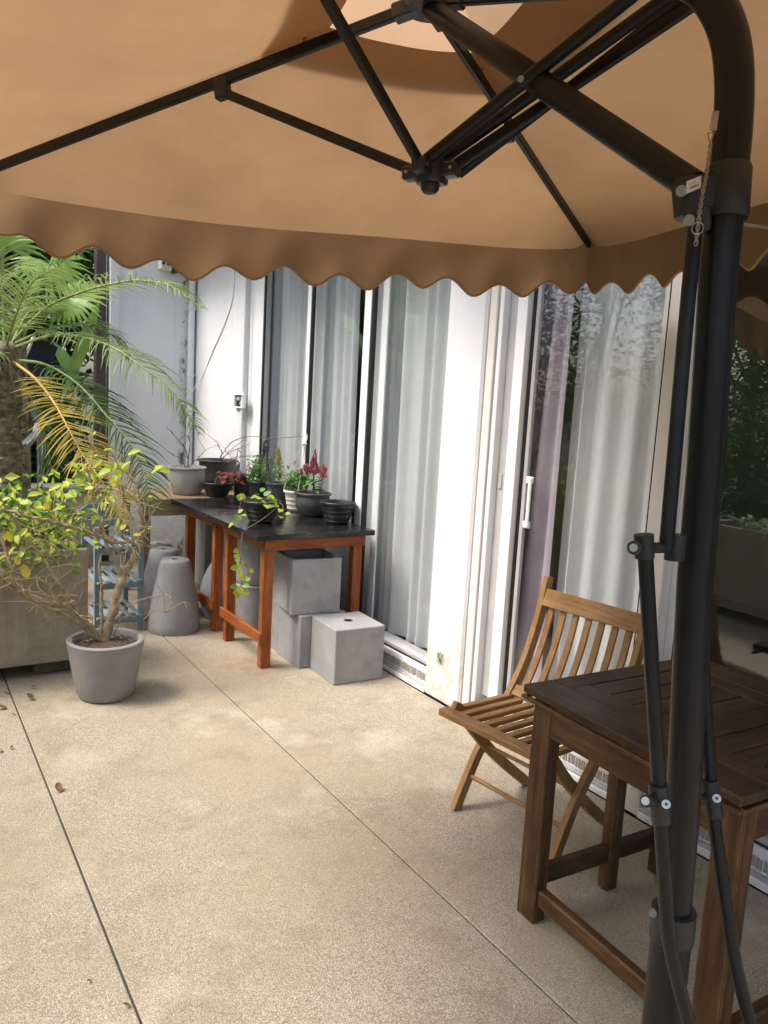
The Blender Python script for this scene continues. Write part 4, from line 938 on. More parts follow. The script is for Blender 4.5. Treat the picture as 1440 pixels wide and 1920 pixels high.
for (x, y, s_) in ((455, 1023, .034), (446, 1030, .032), (438, 1040, .036), (440, 1050, .034), (432, 1066, .040), (446, 1064, .036), (452, 1072, .03), (456, 1078, .034), (448, 1090, .036), (444, 1098, .04), (455, 1098, .036), (451, 1108, .042), (446, 1112, .038), (456, 1112, .034), (464, 1062, .03), (466, 1070, .032), (442, 1058, .03), (460, 1088, .03), (450, 1100, .038)):
    put_leaf(LT if y % 3 else LG, tr_, dep(x, y, 4.33 + r2.uniform(-.03, .03)), Vector((r2.uniform(-1, 1), r2.uniform(-.6, .1), r2.uniform(-.8, .3))), Vector((r2.uniform(-.4, .4), -1, .5)), s_ * 1.15)
for (x, y) in ((452, 930), (460, 936), (448, 938), (478, 930), (488, 922), (495, 930), (485, 936), (470, 934), (500, 936), (508, 940), (515, 932), (495, 946), (500, 952), (520, 938), (476, 940), (528, 955), (533, 965), (527, 972), (534, 980), (530, 984), (446, 962), (440, 970), (450, 972), (444, 978), (438, 982), (452, 966), (505, 925), (490, 940), (482, 928), (512, 948)):
    put_leaf(LT if (x + y) % 3 else LG, tr_, dep(x, y, 4.56 + r2.uniform(-.08, .06)), Vector((r2.uniform(-1, 1), r2.uniform(-1, .3), r2.uniform(-.3, .6))), Vector((r2.uniform(-.4, .4), -.7, 1)), r2.uniform(.034, .05))

potted('soil_bowl', 'black bowl of bare soil at the near end of the table by the glass', 639, 977, .113, .068, .135, M['black_plastic'], dx=-.06, dy=-.06, rings=1)
cp, cpp = potted('flower_pot', 'dark grey rimmed pot holding the crimson plume flower', 603, 966, .122, .075, .155, M['dark_plastic'], dx=-.07, dy=-.0, lip=.016, bulge=.02)
cr, crp = potted('ribbed_pot', 'cream ribbed plastic pot holding bushy pink flowers', 561, 957, .085, .052, .14, M['cream_plastic'], dx=-.03, rings=1)
dk, dkp = potted('plain_pot', 'dark weathered pot holding the pale yellow plume', 526, 946, .092, .070, .16, M['dark_plastic'], dx=-.02)
gp, gpp = potted('plain_pot', 'small black pot holding a bushy green herb', 490, 937, .082, .060, .14, M['black_plastic'], dx=-.02)
bpk, bpp = potted('plain_pot', 'black pot with thin dead stem behind the trailing bowl', 456, 929, .092, .070, .16, M['black_plastic'], z=.795, dx=0)
co, cop = potted('low_bowl', 'wide low black bowl holding red and yellow coleus', 407, 931, .120, .070, .11, M['black_plastic'], z=.795)
gr, grp = potted('rimmed_pot', 'light grey rimmed plastic pot with dead twigs on the plank bench', 350, 926, .142, .100, .21, M['grey_plastic'], z=.795, lip=.014, bulge=.012)
bgp, bgpp = potted('rimmed_pot', 'large dark grey pot with long bare twigs against the wall', 424, 912, .165, .125, .24, M['dark_plastic'], z=.795, dx=-.14, dy=-.16, lip=.016)

def bush(name, label, p, n, r, h, size, mat, stems=10, seed=1, flowers=None):
    global rng
    rng = np.random.default_rng(seed); rr = random.Random(seed); root = thing(name, label, 'plant', p); st = MB(); P = []
    for k in range(stems):
        a = rr.uniform(0, 6.28); q_ = rr.uniform(.2, 1); e = Vector(p) + Vector((math.cos(a) * r * q_, math.sin(a) * r * q_, h * rr.uniform(.55, 1))); b0 = Vector(p) + Vector((math.cos(a) * .02, math.sin(a) * .02, 0))
        pth = catmull([b0, (b0 + e) / 2 + rv(.012), e], 4); st.tube(pth, [.0022, .001], 5)
        for j in range(n // stems): P.append(pth[rr.randint(2, len(pth) - 1)] + rv(.017))
    st.build('stem', M['leaf_mid'], root); leaf_cloud(P, rng.uniform(.6, 1.3, len(P)) * size, .6, .6, 0).build('foliage', mat, root)['kind'] = 'stuff'
    return root
bush('herb', 'bushy green herb in the small black pot', gpp + Vector((0, 0, .115)), 380, .10, .21, .030, M['leaf_g'], 16, 3)
fl = bush('flowering_plant', 'bushy green plant with tiny pink blooms in the cream pot', crp + Vector((0, 0, .115)), 460, .12, .19, .034, M['leaf_g'], 18, 4)
for (x, y, s_) in ((551, 867, .016), (556, 870, .012), (575, 873, .014)):
    q = MB(); p = dep(x, y, 5.18); cd = Vector(CAM) - p; cd.normalize(); u = cd.orthogonal().normalized(); w = cd.cross(u)
    for k in range(5):
        a = k * 1.2566; d = u * math.cos(a) + w * math.sin(a); sdv = cd.cross(d); q.strip([p, p + d * s_ * .6 + cd * .003, p + d * s_], [.002, s_ * .5, s_ * .15], [sdv] * 3)
    q.tube([p, p - Vector((0, 0, .06)), p - Vector((-.02, 0, .14))], .001, 4); q.build('bloom', M['pink_flower'], fl)
# white hanger of the cream pot
hk0 = dep(571, 822, 5.12); q = MB()
for a in (2.6, 4.4, .4):
    e = crp + Vector((math.cos(a) * .085, math.sin(a) * .085, .14)); q.tube(catmull([e, e.lerp(hk0, .5) + rv(.006), hk0 - Vector((0, 0, .03))], 4), .0028, 6)
q.build('hanger_wire', M['cream_plastic'], cr, True)
q = MB(); q.tube(catmull([hk0 + Vector((RW[0, 0] * x, RW[1, 0] * x, z)) for x, z in ((0, -.05), (.008, -.02), (.016, .0), (.014, .024), (.0, .032), (-.012, .024), (-.014, .008))], 5), .005, 7); q.box(hk0 + Vector((0, 0, -.035)), (.03, .03, .014), None, .004); q.build('hook', M['pipe'], cr, True)
# crimson celosia
def plume(name, label, p, mat, heads, leafmat, stem_h, nleaf, seed, leafsize=.07):
    rr = random.Random(seed); root = thing(name, label, 'plant', p); p = Vector(p); st = MB(); st.tube(catmull([p, p + Vector((.004, 0, stem_h * .5)), p + Vector((0, .004, stem_h))], 4), [.006, .004], 7)
    q = MB()
    for (c, r, h, n) in heads:
        c = Vector(c); st.tube([p + Vector((0, 0, stem_h * .7)), c], [.004, .003], 6)
        for k in range(n):
            a = rr.uniform(0, 6.28); u = rr.random(); rad = r * (1 - u * .75) * math.sqrt(rr.random()); b0 = c + Vector((math.cos(a) * rad * .7, math.sin(a) * rad * .7, h * u * .75)); d = Vector((math.cos(a) * .6 * (1 - u), math.sin(a) * .6 * (1 - u), 1)).normalized() * rr.uniform(.018, .034)
            q.tube([b0, b0 + d * .5 + rv(.002), b0 + d], [.0028, .0045, .0012], 5)
    st.build('stem', M['leaf_mid'], root, True); q.build('flower', mat, root, True)
    lm = leaf_mesh('leaf', leafmat, .42, .15, .35)
    for k in range(nleaf):
        a = rr.uniform(0, 6.28); z = stem_h * rr.uniform(.25, 1.0); put_leaf(lm, root, p + Vector((0, 0, z)), Vector((math.cos(a), math.sin(a), rr.uniform(-.1, .5))), Vector((0, 0, 1)), leafsize * rr.uniform(.7, 1.2))
    return root
cpb = cpp + Vector((0, 0, .125))
plume('celosia', 'crimson plume flower with dark green leaves in the dark grey pot', cpb, M['red_flower'], [((cpb.x - .005, cpb.y, cpb.z + .145), .068, .115, 120), ((cpb.x + .02, cpb.y - .10, cpb.z + .13), .035, .10, 40), ((cpb.x - .05, cpb.y + .03, cpb.z + .13), .05, .08, 50), ((cpb.x + .0, cpb.y + .0, cpb.z + .23), .014, .08, 16)], M['leaf_mid'], .13, 26, 5, .085)
dkb = dkp + Vector((0, 0, .13))
plume('celosia', 'pale yellow plume flower drying in the dark weathered pot', dkb, M['yellow_flower'], [((dkb.x, dkb.y, dkb.z + .05), .028, .12, 50), ((dkb.x - .01, dkb.y, dkb.z + .15), .04, .09, 60), ((dkb.x - .015, dkb.y, dkb.z + .22), .022, .06, 24)], M['leaf_g'], .16, 14, 6, .07)
# coleus
cor = thing('coleus', 'red and yellow coleus in the wide low bowl', 'plant', cop + Vector((0, 0, .085))); lc = leaf_mesh('leaf', M['coleus'], .6, .15, .25); st = MB()
for k in range(34):
    a = r2.uniform(0, 6.28); b0 = cop + Vector((.06, -.02, .09)); e = b0 + Vector((math.cos(a) * r2.uniform(.01, .09) + .03, math.sin(a) * r2.uniform(.01, .09), r2.uniform(.02, .10)))
    if k < 14: st.tube([b0, e], [.003, .0015], 5)
    put_leaf(lc, cor, e, Vector((math.cos(a), math.sin(a), r2.uniform(-.4, .3))), Vector((0, -.3, 1)), r2.uniform(.04, .06))
st.tube(catmull([cop + Vector((-.03, -.02, .09)), cop + Vector((-.01, -.02, .15)), cop + Vector((.03, -.02, .17))], 4), [.005, .003], 6); st.build('stem', M['dead_twig'], cor)
# dead twigs
def twigs(name, label, p, paths, seed, mat='dead_twig', nt=3):
    rr = random.Random(seed); root = thing(name, label, 'plant', p)
    for pts, r in paths:
        path = catmull(pts, 5); q = MB(); q.tube([x + rv(.002) for x in path], [r, r * .35], 6)
        for k in range(nt):
            b0 = path[rr.randint(len(path) // 3, len(path) - 1)]; e = b0 + Vector((rr.uniform(-1, 1), rr.uniform(-1, 1), rr.uniform(-.1, 1))).normalized() * rr.uniform(.04, .11); q.tube([b0, (b0 + e) / 2 + rv(.006), e], [r * .45, r * .2], 5)
        q.build('twig', M[mat], root)
    return root
g0 = grp + Vector((0, 0, .17)); dg = 5.85
twigs('dead_plant', 'forked dead twigs standing in the light grey pot', g0, [([g0, dep(352, 862, dg), dep(345, 838, dg), dep(328, 818, dg), dep(312, 800, dg)], .006), ([g0, dep(354, 858, dg), dep(356, 830, dg), dep(352, 818, dg)], .006), ([g0, dep(360, 868, dg), dep(375, 855, dg), dep(388, 842, dg)], .004), ([g0, dep(340, 862, dg), dep(322, 852, dg), dep(313, 845, dg)], .004)], 3, 'dead_twig', 4)
b0 = bgpp + Vector((0, 0, .2)); dg = 6.0
twigs('dead_plant', 'long arching dead twigs standing in the large dark pot', b0, [([b0, dep(418, 850, dg), dep(436, 828, dg), dep(470, 818, dg), dep(505, 822, 5.6), dep(545, 820, 5.3), dep(570, 818, 5.15)], .004), ([b0, dep(416, 850, dg), dep(410, 838, dg), dep(406, 828, dg)], .005), ([b0, dep(426, 852, dg), dep(445, 842, dg), dep(470, 832, dg)], .004), ([b0, dep(440, 862, dg), dep(446, 845, dg), dep(452, 850, dg)], .005), ([b0, dep(430, 846, dg), dep(458, 822, dg), dep(460, 800, dg)], .003), ([b0, dep(438, 858, dg), dep(462, 856, dg), dep(478, 855, dg)], .003)], 9)
b1 = bpp + Vector((0, 0, .13))
twigs('dead_plant', 'single thin dead stem in the black pot behind the bowl', b1, [([b1, dep(463, 880, 5.85), dep(466, 872, 5.85), dep(484, 858, 5.85)], .003)], 4)

# ------------------------------------------------------------------ brown gateleg table
TA = R_(-3.2); TO = Vector((1.583, 1.612, 0))     # back-left corner of the top, long side runs towards -Y
ux = Vector((math.cos(TA), math.sin(TA), 0)); uy = Vector((math.sin(TA), -math.cos(TA), 0)); TR = Matrix((ux, -uy, Vector((0, 0, 1)))).transposed()
TW, TL, TH = .765, .735, .745
def tp(a, b_, z=0): return TO + ux * a + uy * b_ + Vector((0, 0, z))
tab = thing('garden_table', 'dark brown worn wooden garden table with slatted top', 'table', tp(TW / 2, TL / 2))
def tbox(name, a0, a1, b0, b1, z0, z1, m, ch=.002, par=None):
    q = MB(); q.box(tp((a0 + a1) / 2, (b0 + b1) / 2, (z0 + z1) / 2), (a1 - a0, b1 - b0, z1 - z0), TR, ch); return q.build(name, m, par or tab)
gp_ = .004
top = tbox('tabletop', .02, TW - .02, .02, TL - .02, TH - .030, TH - .0235, M['gasket'])
bw = .112
tbox('board', 0, bw, 0, TL, TH - .023, TH, M['brown']['y'], .003, top)
tbox('board', TW - bw, TW, 0, TL, TH - .023, TH, M['brown']['y'], .003, top)
i0, i1 = bw + gp_, TW - bw - gp_
tbox('board', i0, i1, 0, .075, TH - .023, TH, M['brown']['x'], .0025, top)
tbox('board', i0, i1, TL - .075, TL, TH - .023, TH, M['brown']['x'], .0025, top)
tbox('board', i0, i0 + .075, .0755, TL - .0755, TH - .023, TH - .0005, M['brown']['y'], .0025, top)
tbox('board', i1 - .075, i1, .0755, TL - .0755, TH - .023, TH - .0005, M['brown']['y'], .0025, top)
ns = 7; b0_, b1_ = .0755 + gp_, TL - .0755 - gp_
for k in range(ns):
    a = b0_ + (b1_ - b0_) * k / ns; tbox('board', i0 + .0765, i1 - .0765, a + .003, a + (b1_ - b0_) / ns - .003, TH - .023, TH - .0008 - .0006 * (k % 2), M['brown']['x'], .0025, top)
tbox('edge_moulding', -.004, .010, -.004, TL + .004, TH - .042, TH - .0305, M['brownleg']['y'], .003)
tbox('edge_moulding', .0105, TW - .01, -.004, .010, TH - .042, TH - .0305, M['brownleg']['x'], .003)
tbox('edge_moulding', .0105, TW - .01, TL - .010, TL + .004, TH - .042, TH - .0305, M['brownleg']['x'], .003)
LX, LY_ = .050, .076
lz = TH - .043
for (a, b_) in ((.038, .010), (.038, TL - .088), (TW - .165, .030), (TW - .10, TL - .088)): tbox('leg', a, a + LX, b_, b_ + LY_, 0, lz, M['brownleg']['z'], .004)
tbox('gate_leg', .372, .422, .022, .064, 0, lz - .01, M['brownleg']['z'], .003)
tbox('apron', .042, .068, .0865, TL - .0885, lz - .098, lz - .001, M['brownleg']['y'], .002)
tbox('apron', .0885, TW - .17, .018, .044, lz - .090, lz - .001, M['brownleg']['x'], .002)
tbox('apron', .0885, TW - .105, TL - .044, TL - .018, lz - .090, lz - .001, M['brownleg']['x'], .002)
tbox('stretcher', .050, .084, .0865, TL - .0885, .060, .112, M['brownleg']['y'], .004)
tbox('stretcher', .0885, .3715, .030, .060, .100, .160, M['brown']['x'], .004); tbox('stretcher', .4225, TW - .1655, .030, .060, .100, .160, M['brown']['x'], .004)
tbox('stretcher', .0885, TW - .105, TL - .066, TL - .030, .060, .112, M['brownleg']['x'], .004)

# ------------------------------------------------------------------ folding teak chair
CO = Vector((1.862, 1.955, 0)); CA = math.atan2(.120, .99)
cu = Vector((math.cos(CA), math.sin(CA), 0)); cv = Vector((math.sin(CA), -math.cos(CA), 0))
def ch(u, v_, z): return CO + cu * u + cv * v_ + Vector((0, 0, z))
chair = thing('folding_chair', 'brown slatted teak folding chair between the table and glass door', 'chair', CO)
def side_member(name, prof, v0, v1, mat, wid=.036):
    pts = catmull([Vector((u, 0, z)) for u, z in prof], 5); n = len(pts); vs = []; fs = []
    for i, p in enumerate(pts):
        T = (pts[min(i + 1, n - 1)] - pts[max(i - 1, 0)]).normalized(); N = Vector((-T.z, 0, T.x)); w = wid if not hasattr(wid, '__len__') else wid[0] + (wid[1] - wid[0]) * i / (n - 1)
        for s_, v_ in ((-1, v0), (1, v0), (1, v1), (-1, v1)):
            q_ = p + N * s_ * w / 2; vs.append(ch(q_.x, v_, q_.z))
    for i in range(n - 1):
        for k in range(4): fs.append((i * 4 + k, i * 4 + (k + 1) % 4, i * 4 + 4 + (k + 1) % 4, i * 4 + 4 + k))
    fs += [(3, 2, 1, 0), tuple((n - 1) * 4 + k for k in range(4))]
    q = MB(); q.add(vs, fs)
    return q.build(name, mat, chair, True, 30)
back_prof = [(-.01, 0), (.035, .09), (.085, .185), (.145, .27), (.215, .355), (.285, .445), (.34, .535), (.385, .64), (.42, .75), (.45, .885)]
cl_, cr_ = -.235, .255
side_member('back_post', back_prof, cl_, cl_ + .024, M['teak']['z'], .040); side_member('back_post', back_prof, cr_ - .024, cr_, M['teak']['z'], .040)
leg_prof = [(-.085, .448), (-.05, .425), (.06, .30), (.20, .165), (.40, .002)]
side_member('rear_leg', leg_prof, cl_ + .026, cl_ + .048, M['teak']['z'], .040); side_member('rear_leg', leg_prof, cr_ - .048, cr_ - .026, M['teak']['z'], .040)
slat_prof = [(.285, .445), (.338, .535), (.383, .64), (.412, .735), (.425, .785)]
for k in range(7):
    v_ = cl_ + .052 + (cr_ - cl_ - .104 - .026) * k / 6; side_member('back_slat', slat_prof, v_, v_ + .026, M['teak']['z'], .011)
side_member('top_rail', [(.412, .770), (.425, .800), (.437, .838)], cl_ + .0245, cr_ - .0245, M['teak']['y'], .022)
side_member('lower_rail', [(.262, .418), (.275, .434), (.29, .452)], cl_ + .0245, cr_ - .0245, M['teak']['y'], .022)
zs = .425
q = MB(); q.box(ch(-.105, (cl_ + cr_) / 2, zs), (.052, cr_ - cl_ - .006, .026), Matrix((cu, -cv, Vector((0, 0, 1)))).transposed(), .004); q.build('seat_rail', M['teak']['y'], chair)
for k in range(9):
    v_ = cl_ + .020 + (cr_ - cl_ - .04) * k / 8
    q = MB(); q.beam(ch(-.078, v_, zs), ch(.255, v_, zs - .012), .030, .018, (0, 0, 1), .003); q.build('seat_slat', M['teak']['x'], chair)
q = MB(); q.tube([ch(.055, cl_ + .012, .125), ch(.055, cr_ - .012, .125)], .009, 10); q.build('stretcher', M['teak']['y'], chair, True)
q = MB(); q.tube([ch(.115, cl_ + .03, .245), ch(.115, cr_ - .03, .245)], .008, 10); q.build('stretcher', M['teak']['y'], chair, True)

# ------------------------------------------------------------------ cantilever umbrella
umb = thing('cantilever_umbrella', 'tan scalloped cantilever umbrella on a black mast beside the brown table', 'umbrella', (1.1, .76, 0))
FR = Vector((2.296, 2.182, 2.20)); FL = Vector((.215, 2.76, 2.15))
e_ = FR - FL; Lh = Vector((e_.x, e_.y, 0)).length; n_ = Vector((e_.y, -e_.x, 0)).normalized(); n_ = n_ if n_.y < 0 else -n_
NR = FR + n_ * Lh; NL = FL + n_ * Lh
Tt = dep(805, 2, 1.68); Hb = dep(808, 322, 1.6)
corners = [FR, NR, NL, FL]
Tc = Tt + Vector((0, 0, .012))
def canopy_panel(A, B, f0, f1, lift, sag, seed, lift1=None):
    rr = random.Random(seed); nu, nv = 36, 36; q = MB(); vs = []; fs = []
    for j in range(nv + 1):
        f = f0 + (f1 - f0) * j / nv
        for i in range(nu + 1):
            u = i / nu; a = Tc.lerp(A, f); b_ = Tc.lerp(B, f); p = a.lerp(b_, u); hh = math.sin(math.pi * u)
            p = p + Vector((0, 0, (lift if lift1 is None else lift + (lift1 - lift) * j / nv) - sag * hh * math.sin(math.pi * min(1, f * .9)) + .006 * math.sin(9 * u + 5 * f + seed) * hh * f))
            if f > .68 and f1 == 1.0: p += Vector((0, 0, -.075 * ((f - .68) / .32) ** 2.2 * hh ** .35))
            # edge pulls slightly inwards between corners
            mid = Tc
            p += (Tc - p).normalized() * .035 * hh * f * f
            vs.append(p)
    for j in range(nv):
        for i in range(nu): a = j * (nu + 1) + i; fs.append((a, a + 1, a + nu + 2, a + nu + 1))
    q.add(vs, fs); return q, vs[-(nu + 1):]
cm = MB(); edges = []
for k in range(4):
    q, ed = canopy_panel(corners[k], corners[(k + 1) % 4], .165, 1.0, .016, .03, k); cm.add(q.v, q.f); edges.append(ed)
canopy = cm.build('canopy', M['canopy'], umb, True, 60)
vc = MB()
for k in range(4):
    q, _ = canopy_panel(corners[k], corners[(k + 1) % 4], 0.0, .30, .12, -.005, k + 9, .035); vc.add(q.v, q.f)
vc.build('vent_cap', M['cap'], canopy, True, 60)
# valance with scalloped lower edge
val = MB(); pip = []
for k, ed in enumerate(edges):
    A, B = ed[0], ed[-1]; along = (B - A).normalized(); outw = along.cross(Vector((0, 0, 1))); cen = (A + B) / 2 - Tc
    if outw.dot(cen) < 0: outw = -outw
    ns_ = 130; nz = 6; vs = []; fs = []; bot = []
    for i in range(ns_ + 1):
        u = i / ns_; x = u * (len(ed) - 1); i0_ = min(int(x), len(ed) - 2); p = ed[i0_].lerp(ed[i0_ + 1], x - i0_)
        ph = u * 10.5 + .25; ph = ph if u < .5 else ph; sc = .5 - .5 * math.cos(2 * math.pi * ph)
        drop = .122 + .050 * sc + .010 * math.sin(2.3 * ph) * min(1, min(u, 1 - u) * 8)
        cd_ = min(u, 1 - u); fl = .006 * math.sin(2 * math.pi * ph + k) + .012 * math.sin(7 * u + k * 2) + .02
        cw = math.exp(-((u if k == 3 else (1 - u if k == 2 else 9)) / .075) ** 2); drop *= 1 - .45 * cw; fl += .16 * cw
        for j in range(nz + 1):
            t_ = j / nz; w = p + Vector((0, 0, -drop * t_)) + outw * ((fl + .006 * math.sin(31 * u + 3 * t_)) * t_ * min(1, cd_ * 12 + (.7 if cw > .2 else 0)))
            vs.append(w)
        bot.append(vs[-1])
    for i in range(ns_):
        for j in range(nz): a = i * (nz + 1) + j; fs.append((a, a + 1, a + nz + 2, a + nz + 1))
    val.add(vs, fs); pip.append(bot)
valance = val.build('valance', M['canopy'], canopy, True, 60)
pm = MB()
for bot in pip: pm.tube(bot, .0042, 5)
pm.build('piping', M['piping'], umb, True)
# ribs and struts
fj = .365
for k, C in enumerate(corners):
    j = Tt.lerp(C, fj)
    q = MB(); q.beam(Tt.lerp(C, .03), Tt.lerp(C, .995), .017, .026, (0, 0, 1), .003); rib = q.build('rib', M['dark_tube'], umb)
    q = MB(); q.beam(j + Vector((0, 0, -.02)) - (C - Tt).normalized() * .02, j + Vector((0, 0, -.02)) + (C - Tt).normalized() * .02, .026, .05, (0, 0, 1), .004); q.build('rib_joint', M['black_plastic'], rib)
    q = MB(); jo = j + Vector((0, 0, -.028)); hd_ = Vector((jo.x - Hb.x, jo.y - Hb.y, 0)).normalized() * .05
    q.beam(Hb + hd_ + Vector((0, 0, .01)), jo, .015, .022, (0, 0, 1), .003); q.build('strut', M['dark_tube'], umb)
    q = MB(); e1 = Tt.lerp(C, .21); q.beam(e1 + Vector((0, 0, -.01)), e1 + Vector((0, 0, .10)), .010, .006, (1, 0, 0), .001); q.build('vent_spring', M['steel'], rib)
# lower hub
q = MB()
for C in corners:
    d = Vector((C.x - Hb.x, C.y - Hb.y, 0)).normalized(); q.beam(Hb + d * .01, Hb + d * .062, .032, .028, (0, 0, 1), .004)
q.lathe([(.028, -.025), (.032, -.018), (.032, .02), (.024, .028)], Hb, 20); q.lathe([(.004, -.046), (.013, -.043), (.019, -.036), (.020, -.026)], Hb, 18); hubo = q.build('hub', M['black_plastic'], umb, True, 35)
q = MB()
for C in corners:
    d = Vector((C.x - Hb.x, C.y - Hb.y, 0)).normalized(); s_ = d.cross(Vector((0, 0, 1))); q.tube([Hb + d * .050 - s_ * .018, Hb + d * .050 + s_ * .018], .0035, 8)
q.build('bolt', M['steel'], hubo)
q = MB(); q.lathe([(.05, -.022), (.055, -.01), (.055, .014), (.03, .03)], Tt, 20)
for C in corners:
    d = (C - Tt).normalized(); q.beam(Tt + d * .02, Tt + d * .085, .036, .034, (0, 0, 1), .004)
q.build('top_hub', M['black_plastic'], umb, True, 35)
# mast: straight tube, bend at the top
MD = 1.20
mz0 = dep(1345, 365, MD)
mxy = Vector((1.085, .772, 0))
msb = Vector((mxy.x, mxy.y, 0))
def pm_(px, py): # point of the vertical mast plane at this pixel (distance of the mast)
    return dep(px, py, MD)
top_pts = [msb + Vector((0, 0, 0)), msb + Vector((0, 0, .6)), msb + Vector((0, 0, 1.2)), msb + Vector((.004, 0.006, 1.75))]
bend = [dep(1362, 360, 1.185), dep(1374, 240, 1.19), dep(1376, 130, 1.19), dep(1362, 50, 1.20), dep(1325, -15, 1.215), dep(1270, -50, 1.24)]
base_line = [dep(1243, 1900, 1.40), dep(1262, 1725, 1.375), dep(1281, 1500, 1.345), dep(1303, 1086, 1.285), dep(1322, 872, 1.255), dep(1347, 510, 1.205)]
foot = base_line[0] + (base_line[0] - base_line[1]) * ((base_line[0].z - 0.02) / (base_line[1].z - base_line[0].z))
q = MB(); q.tube([foot] + base_line + catmull(bend, 5), .0290, 24); mast = q.build('mast', M['black_metal'], umb, True, 50)
lowtop = base_line[1].lerp(base_line[2], .04)
q = MB(); q.tube([foot, base_line[0], base_line[1], lowtop], .0350, 24); q.build('base_tube', M['dark_tube'], umb, True, 50)
sl0 = base_line[1]
q = MB(); q.tube([base_line[1].lerp(base_line[0], .18), lowtop + (lowtop - base_line[1]).normalized() * .012], .0385, 24); q.build('lower_collar', M['black_plastic'], umb, True, 50)
q = MB(); pA = dep(1224, 1712, 1.35); pB = dep(1232, 1711, 1.36); q.tube([pA, pB], .0075, 12); q.build('pin', M['steel'], umb, True)
q = MB(); q.lathe([(.16, .0), (.16, .012), (.06, .018), (.06, .05), (.048, .055)], (foot.x, foot.y, 0), 28); q.beam((foot.x - .5, foot.y, .02), (foot.x + .5, foot.y, .02), .05, .03); q.beam((foot.x, foot.y - .5, .0205), (foot.x, foot.y + .5, .0205), .05, .03); q.build('base', M['black_metal'], umb, True, 30)
# sleeve with arm
sA, sB = dep(1366, 312, 1.185), dep(1359, 412, 1.19)
q = MB(); q.tube([sA, sA.lerp(sB, .06), sA.lerp(sB, .94), sB], [.0325, .0345, .0345, .0325], 24); sl_ = q.build('sleeve', M['black_plastic'], umb, True, 50)
q = MB(); q.beam(dep(1345, 365, 1.185), dep(1268, 375, 1.175), .034, .062, (0, 0, 1), .006); q.beam(dep(1330, 410, 1.18), dep(1290, 412, 1.178), .028, .04, (0, 0, 1), .006); q.build('lug', M['black_plastic'], sl_)
S0 = dep(1300, 350, 1.185)
q = MB(); q.tube([S0, Tt + Vector((.0, -.01, -.02))], .0235, 16); arm = q.build('arm', M['dark_tube'], umb, True, 50)
for (x, y) in ((1278, 358), (1292, 413)):
    q = MB(); p = dep(x, y, 1.148); q.tube([p, dep(x, y, 1.162)], .0085, 12); q.build('bolt', M['steel'], sl_, True)
# sticker with two unreadable lines of print
c0 = [dep(x, y, 1.145) for x, y in ((1287, 340), (1315, 329), (1314, 352), (1286, 364))]
q = MB(); q.add(c0 + [p + Vector(ray(1300, 345)) / F_ * .0012 for p in c0], [(0, 1, 2, 3), (7, 6, 5, 4), (0, 4, 5, 1), (1, 5, 6, 2), (2, 6, 7, 3), (3, 7, 4, 0)]); stk = q.build('sticker', M['paper'], sl_)
q = MB()
for (v0_, v1_, u0_, u1_) in ((.56, .76, .28, .86), (.30, .36, .2, .7)):
    n_l = 7
    for k in range(n_l):
        a, b_ = u0_ + (u1_ - u0_) * k / n_l, u0_ + (u1_ - u0_) * (k + .62) / n_l
        def sp(u, v_): return c0[0].lerp(c0[1], u).lerp(c0[3].lerp(c0[2], u), v_) - Vector(ray(1300, 345)) / F_ * .0006
        q.add([sp(a, v0_), sp(b_, v0_), sp(b_, v1_), sp(a, v1_)], [(0, 1, 2, 3)])
q.build('print', M['ink'], sl_)
# scissor links (a pair) pinned to the arm
X_ = S0.lerp(Tt, .53); cd_ = Vector(ray(990, 150)).normalized(); dirL = (X_ - Hb).normalized(); sdv = Vector((RW[0, 0], RW[1, 0], 0))
ln = (X_ - Hb).length
for k, (o1, o2) in enumerate(((dep(793, 305, 1.575), dep(1185, -8, 1.30)), (dep(828, 300, 1.62), dep(1255, -8, 1.36)))):
    q = MB(); q.tube([o1, o2, o2 + (o2 - o1).normalized() * .10], .0125, 12); q.build('link_bar', M['dark_tube'], umb, True, 50)
q = MB(); q.tube([dep(976, 148, 1.40), dep(979, 149, 1.43)], .006, 10); q.build('bolt', M['steel'], arm, True)
q = MB(); q.tube([dep(860, 326, 1.62), dep(1290, -8, 1.42)], .0110, 12); q.build('link_bar', M['dark_tube'], umb, True, 50)
# push rod beside the mast and the folding braces
q = MB(); q.tube([dep(1303, 425, 1.17), dep(1283, 640, 1.17), dep(1264, 860, 1.19), dep(1249, 1030, 1.20)], .0115, 12); q.build('push_rod', M['black_metal'], umb, True, 50)
q = MB(); q.tube([dep(1188, 1028, 1.135), dep(1275, 1026, 1.24)], .0085, 12); ax = q.build('axle', M['black_plastic'], umb, True)
q = MB(); q.tube([dep(1268, 1002, 1.22), dep(1264, 1050, 1.225)], .016, 14); q.build('axle_bracket', M['black_plastic'], umb, True)
q = MB(); q.tube([dep(1207, 1002, 1.145), dep(1209, 1046, 1.15)], .0145, 16); tj = q.build('tee_joint', M['black_plastic'], umb, True, 50)
q = MB(); q.tube([dep(1189, 1027, 1.115), dep(1193, 1027, 1.135)], .0105, 14); q.build('cap', M['black_plastic'], tj, True)
q = MB(); q.tube([dep(1188, 1027, 1.111), dep(1189, 1027, 1.117)], .0060, 12); q.build('bolt', M['steel'], tj, True)
lb = [dep(1210, 1040, 1.15), dep(1222, 1250, 1.175), dep(1236, 1480, 1.20), dep(1243, 1600, 1.215), dep(1252, 1740, 1.235), dep(1266, 1820, 1.245), dep(1300, 1950, 1.26), dep(1345, 2120, 1.28)]
rb_ = [dep(1300, 1040, 1.40), dep(1318, 1250, 1.40), dep(1334, 1490, 1.40), dep(1350, 1620, 1.40), dep(1368, 1740, 1.40), dep(1382, 1820, 1.40), dep(1410, 1930, 1.41), dep(1455, 2090, 1.42)]
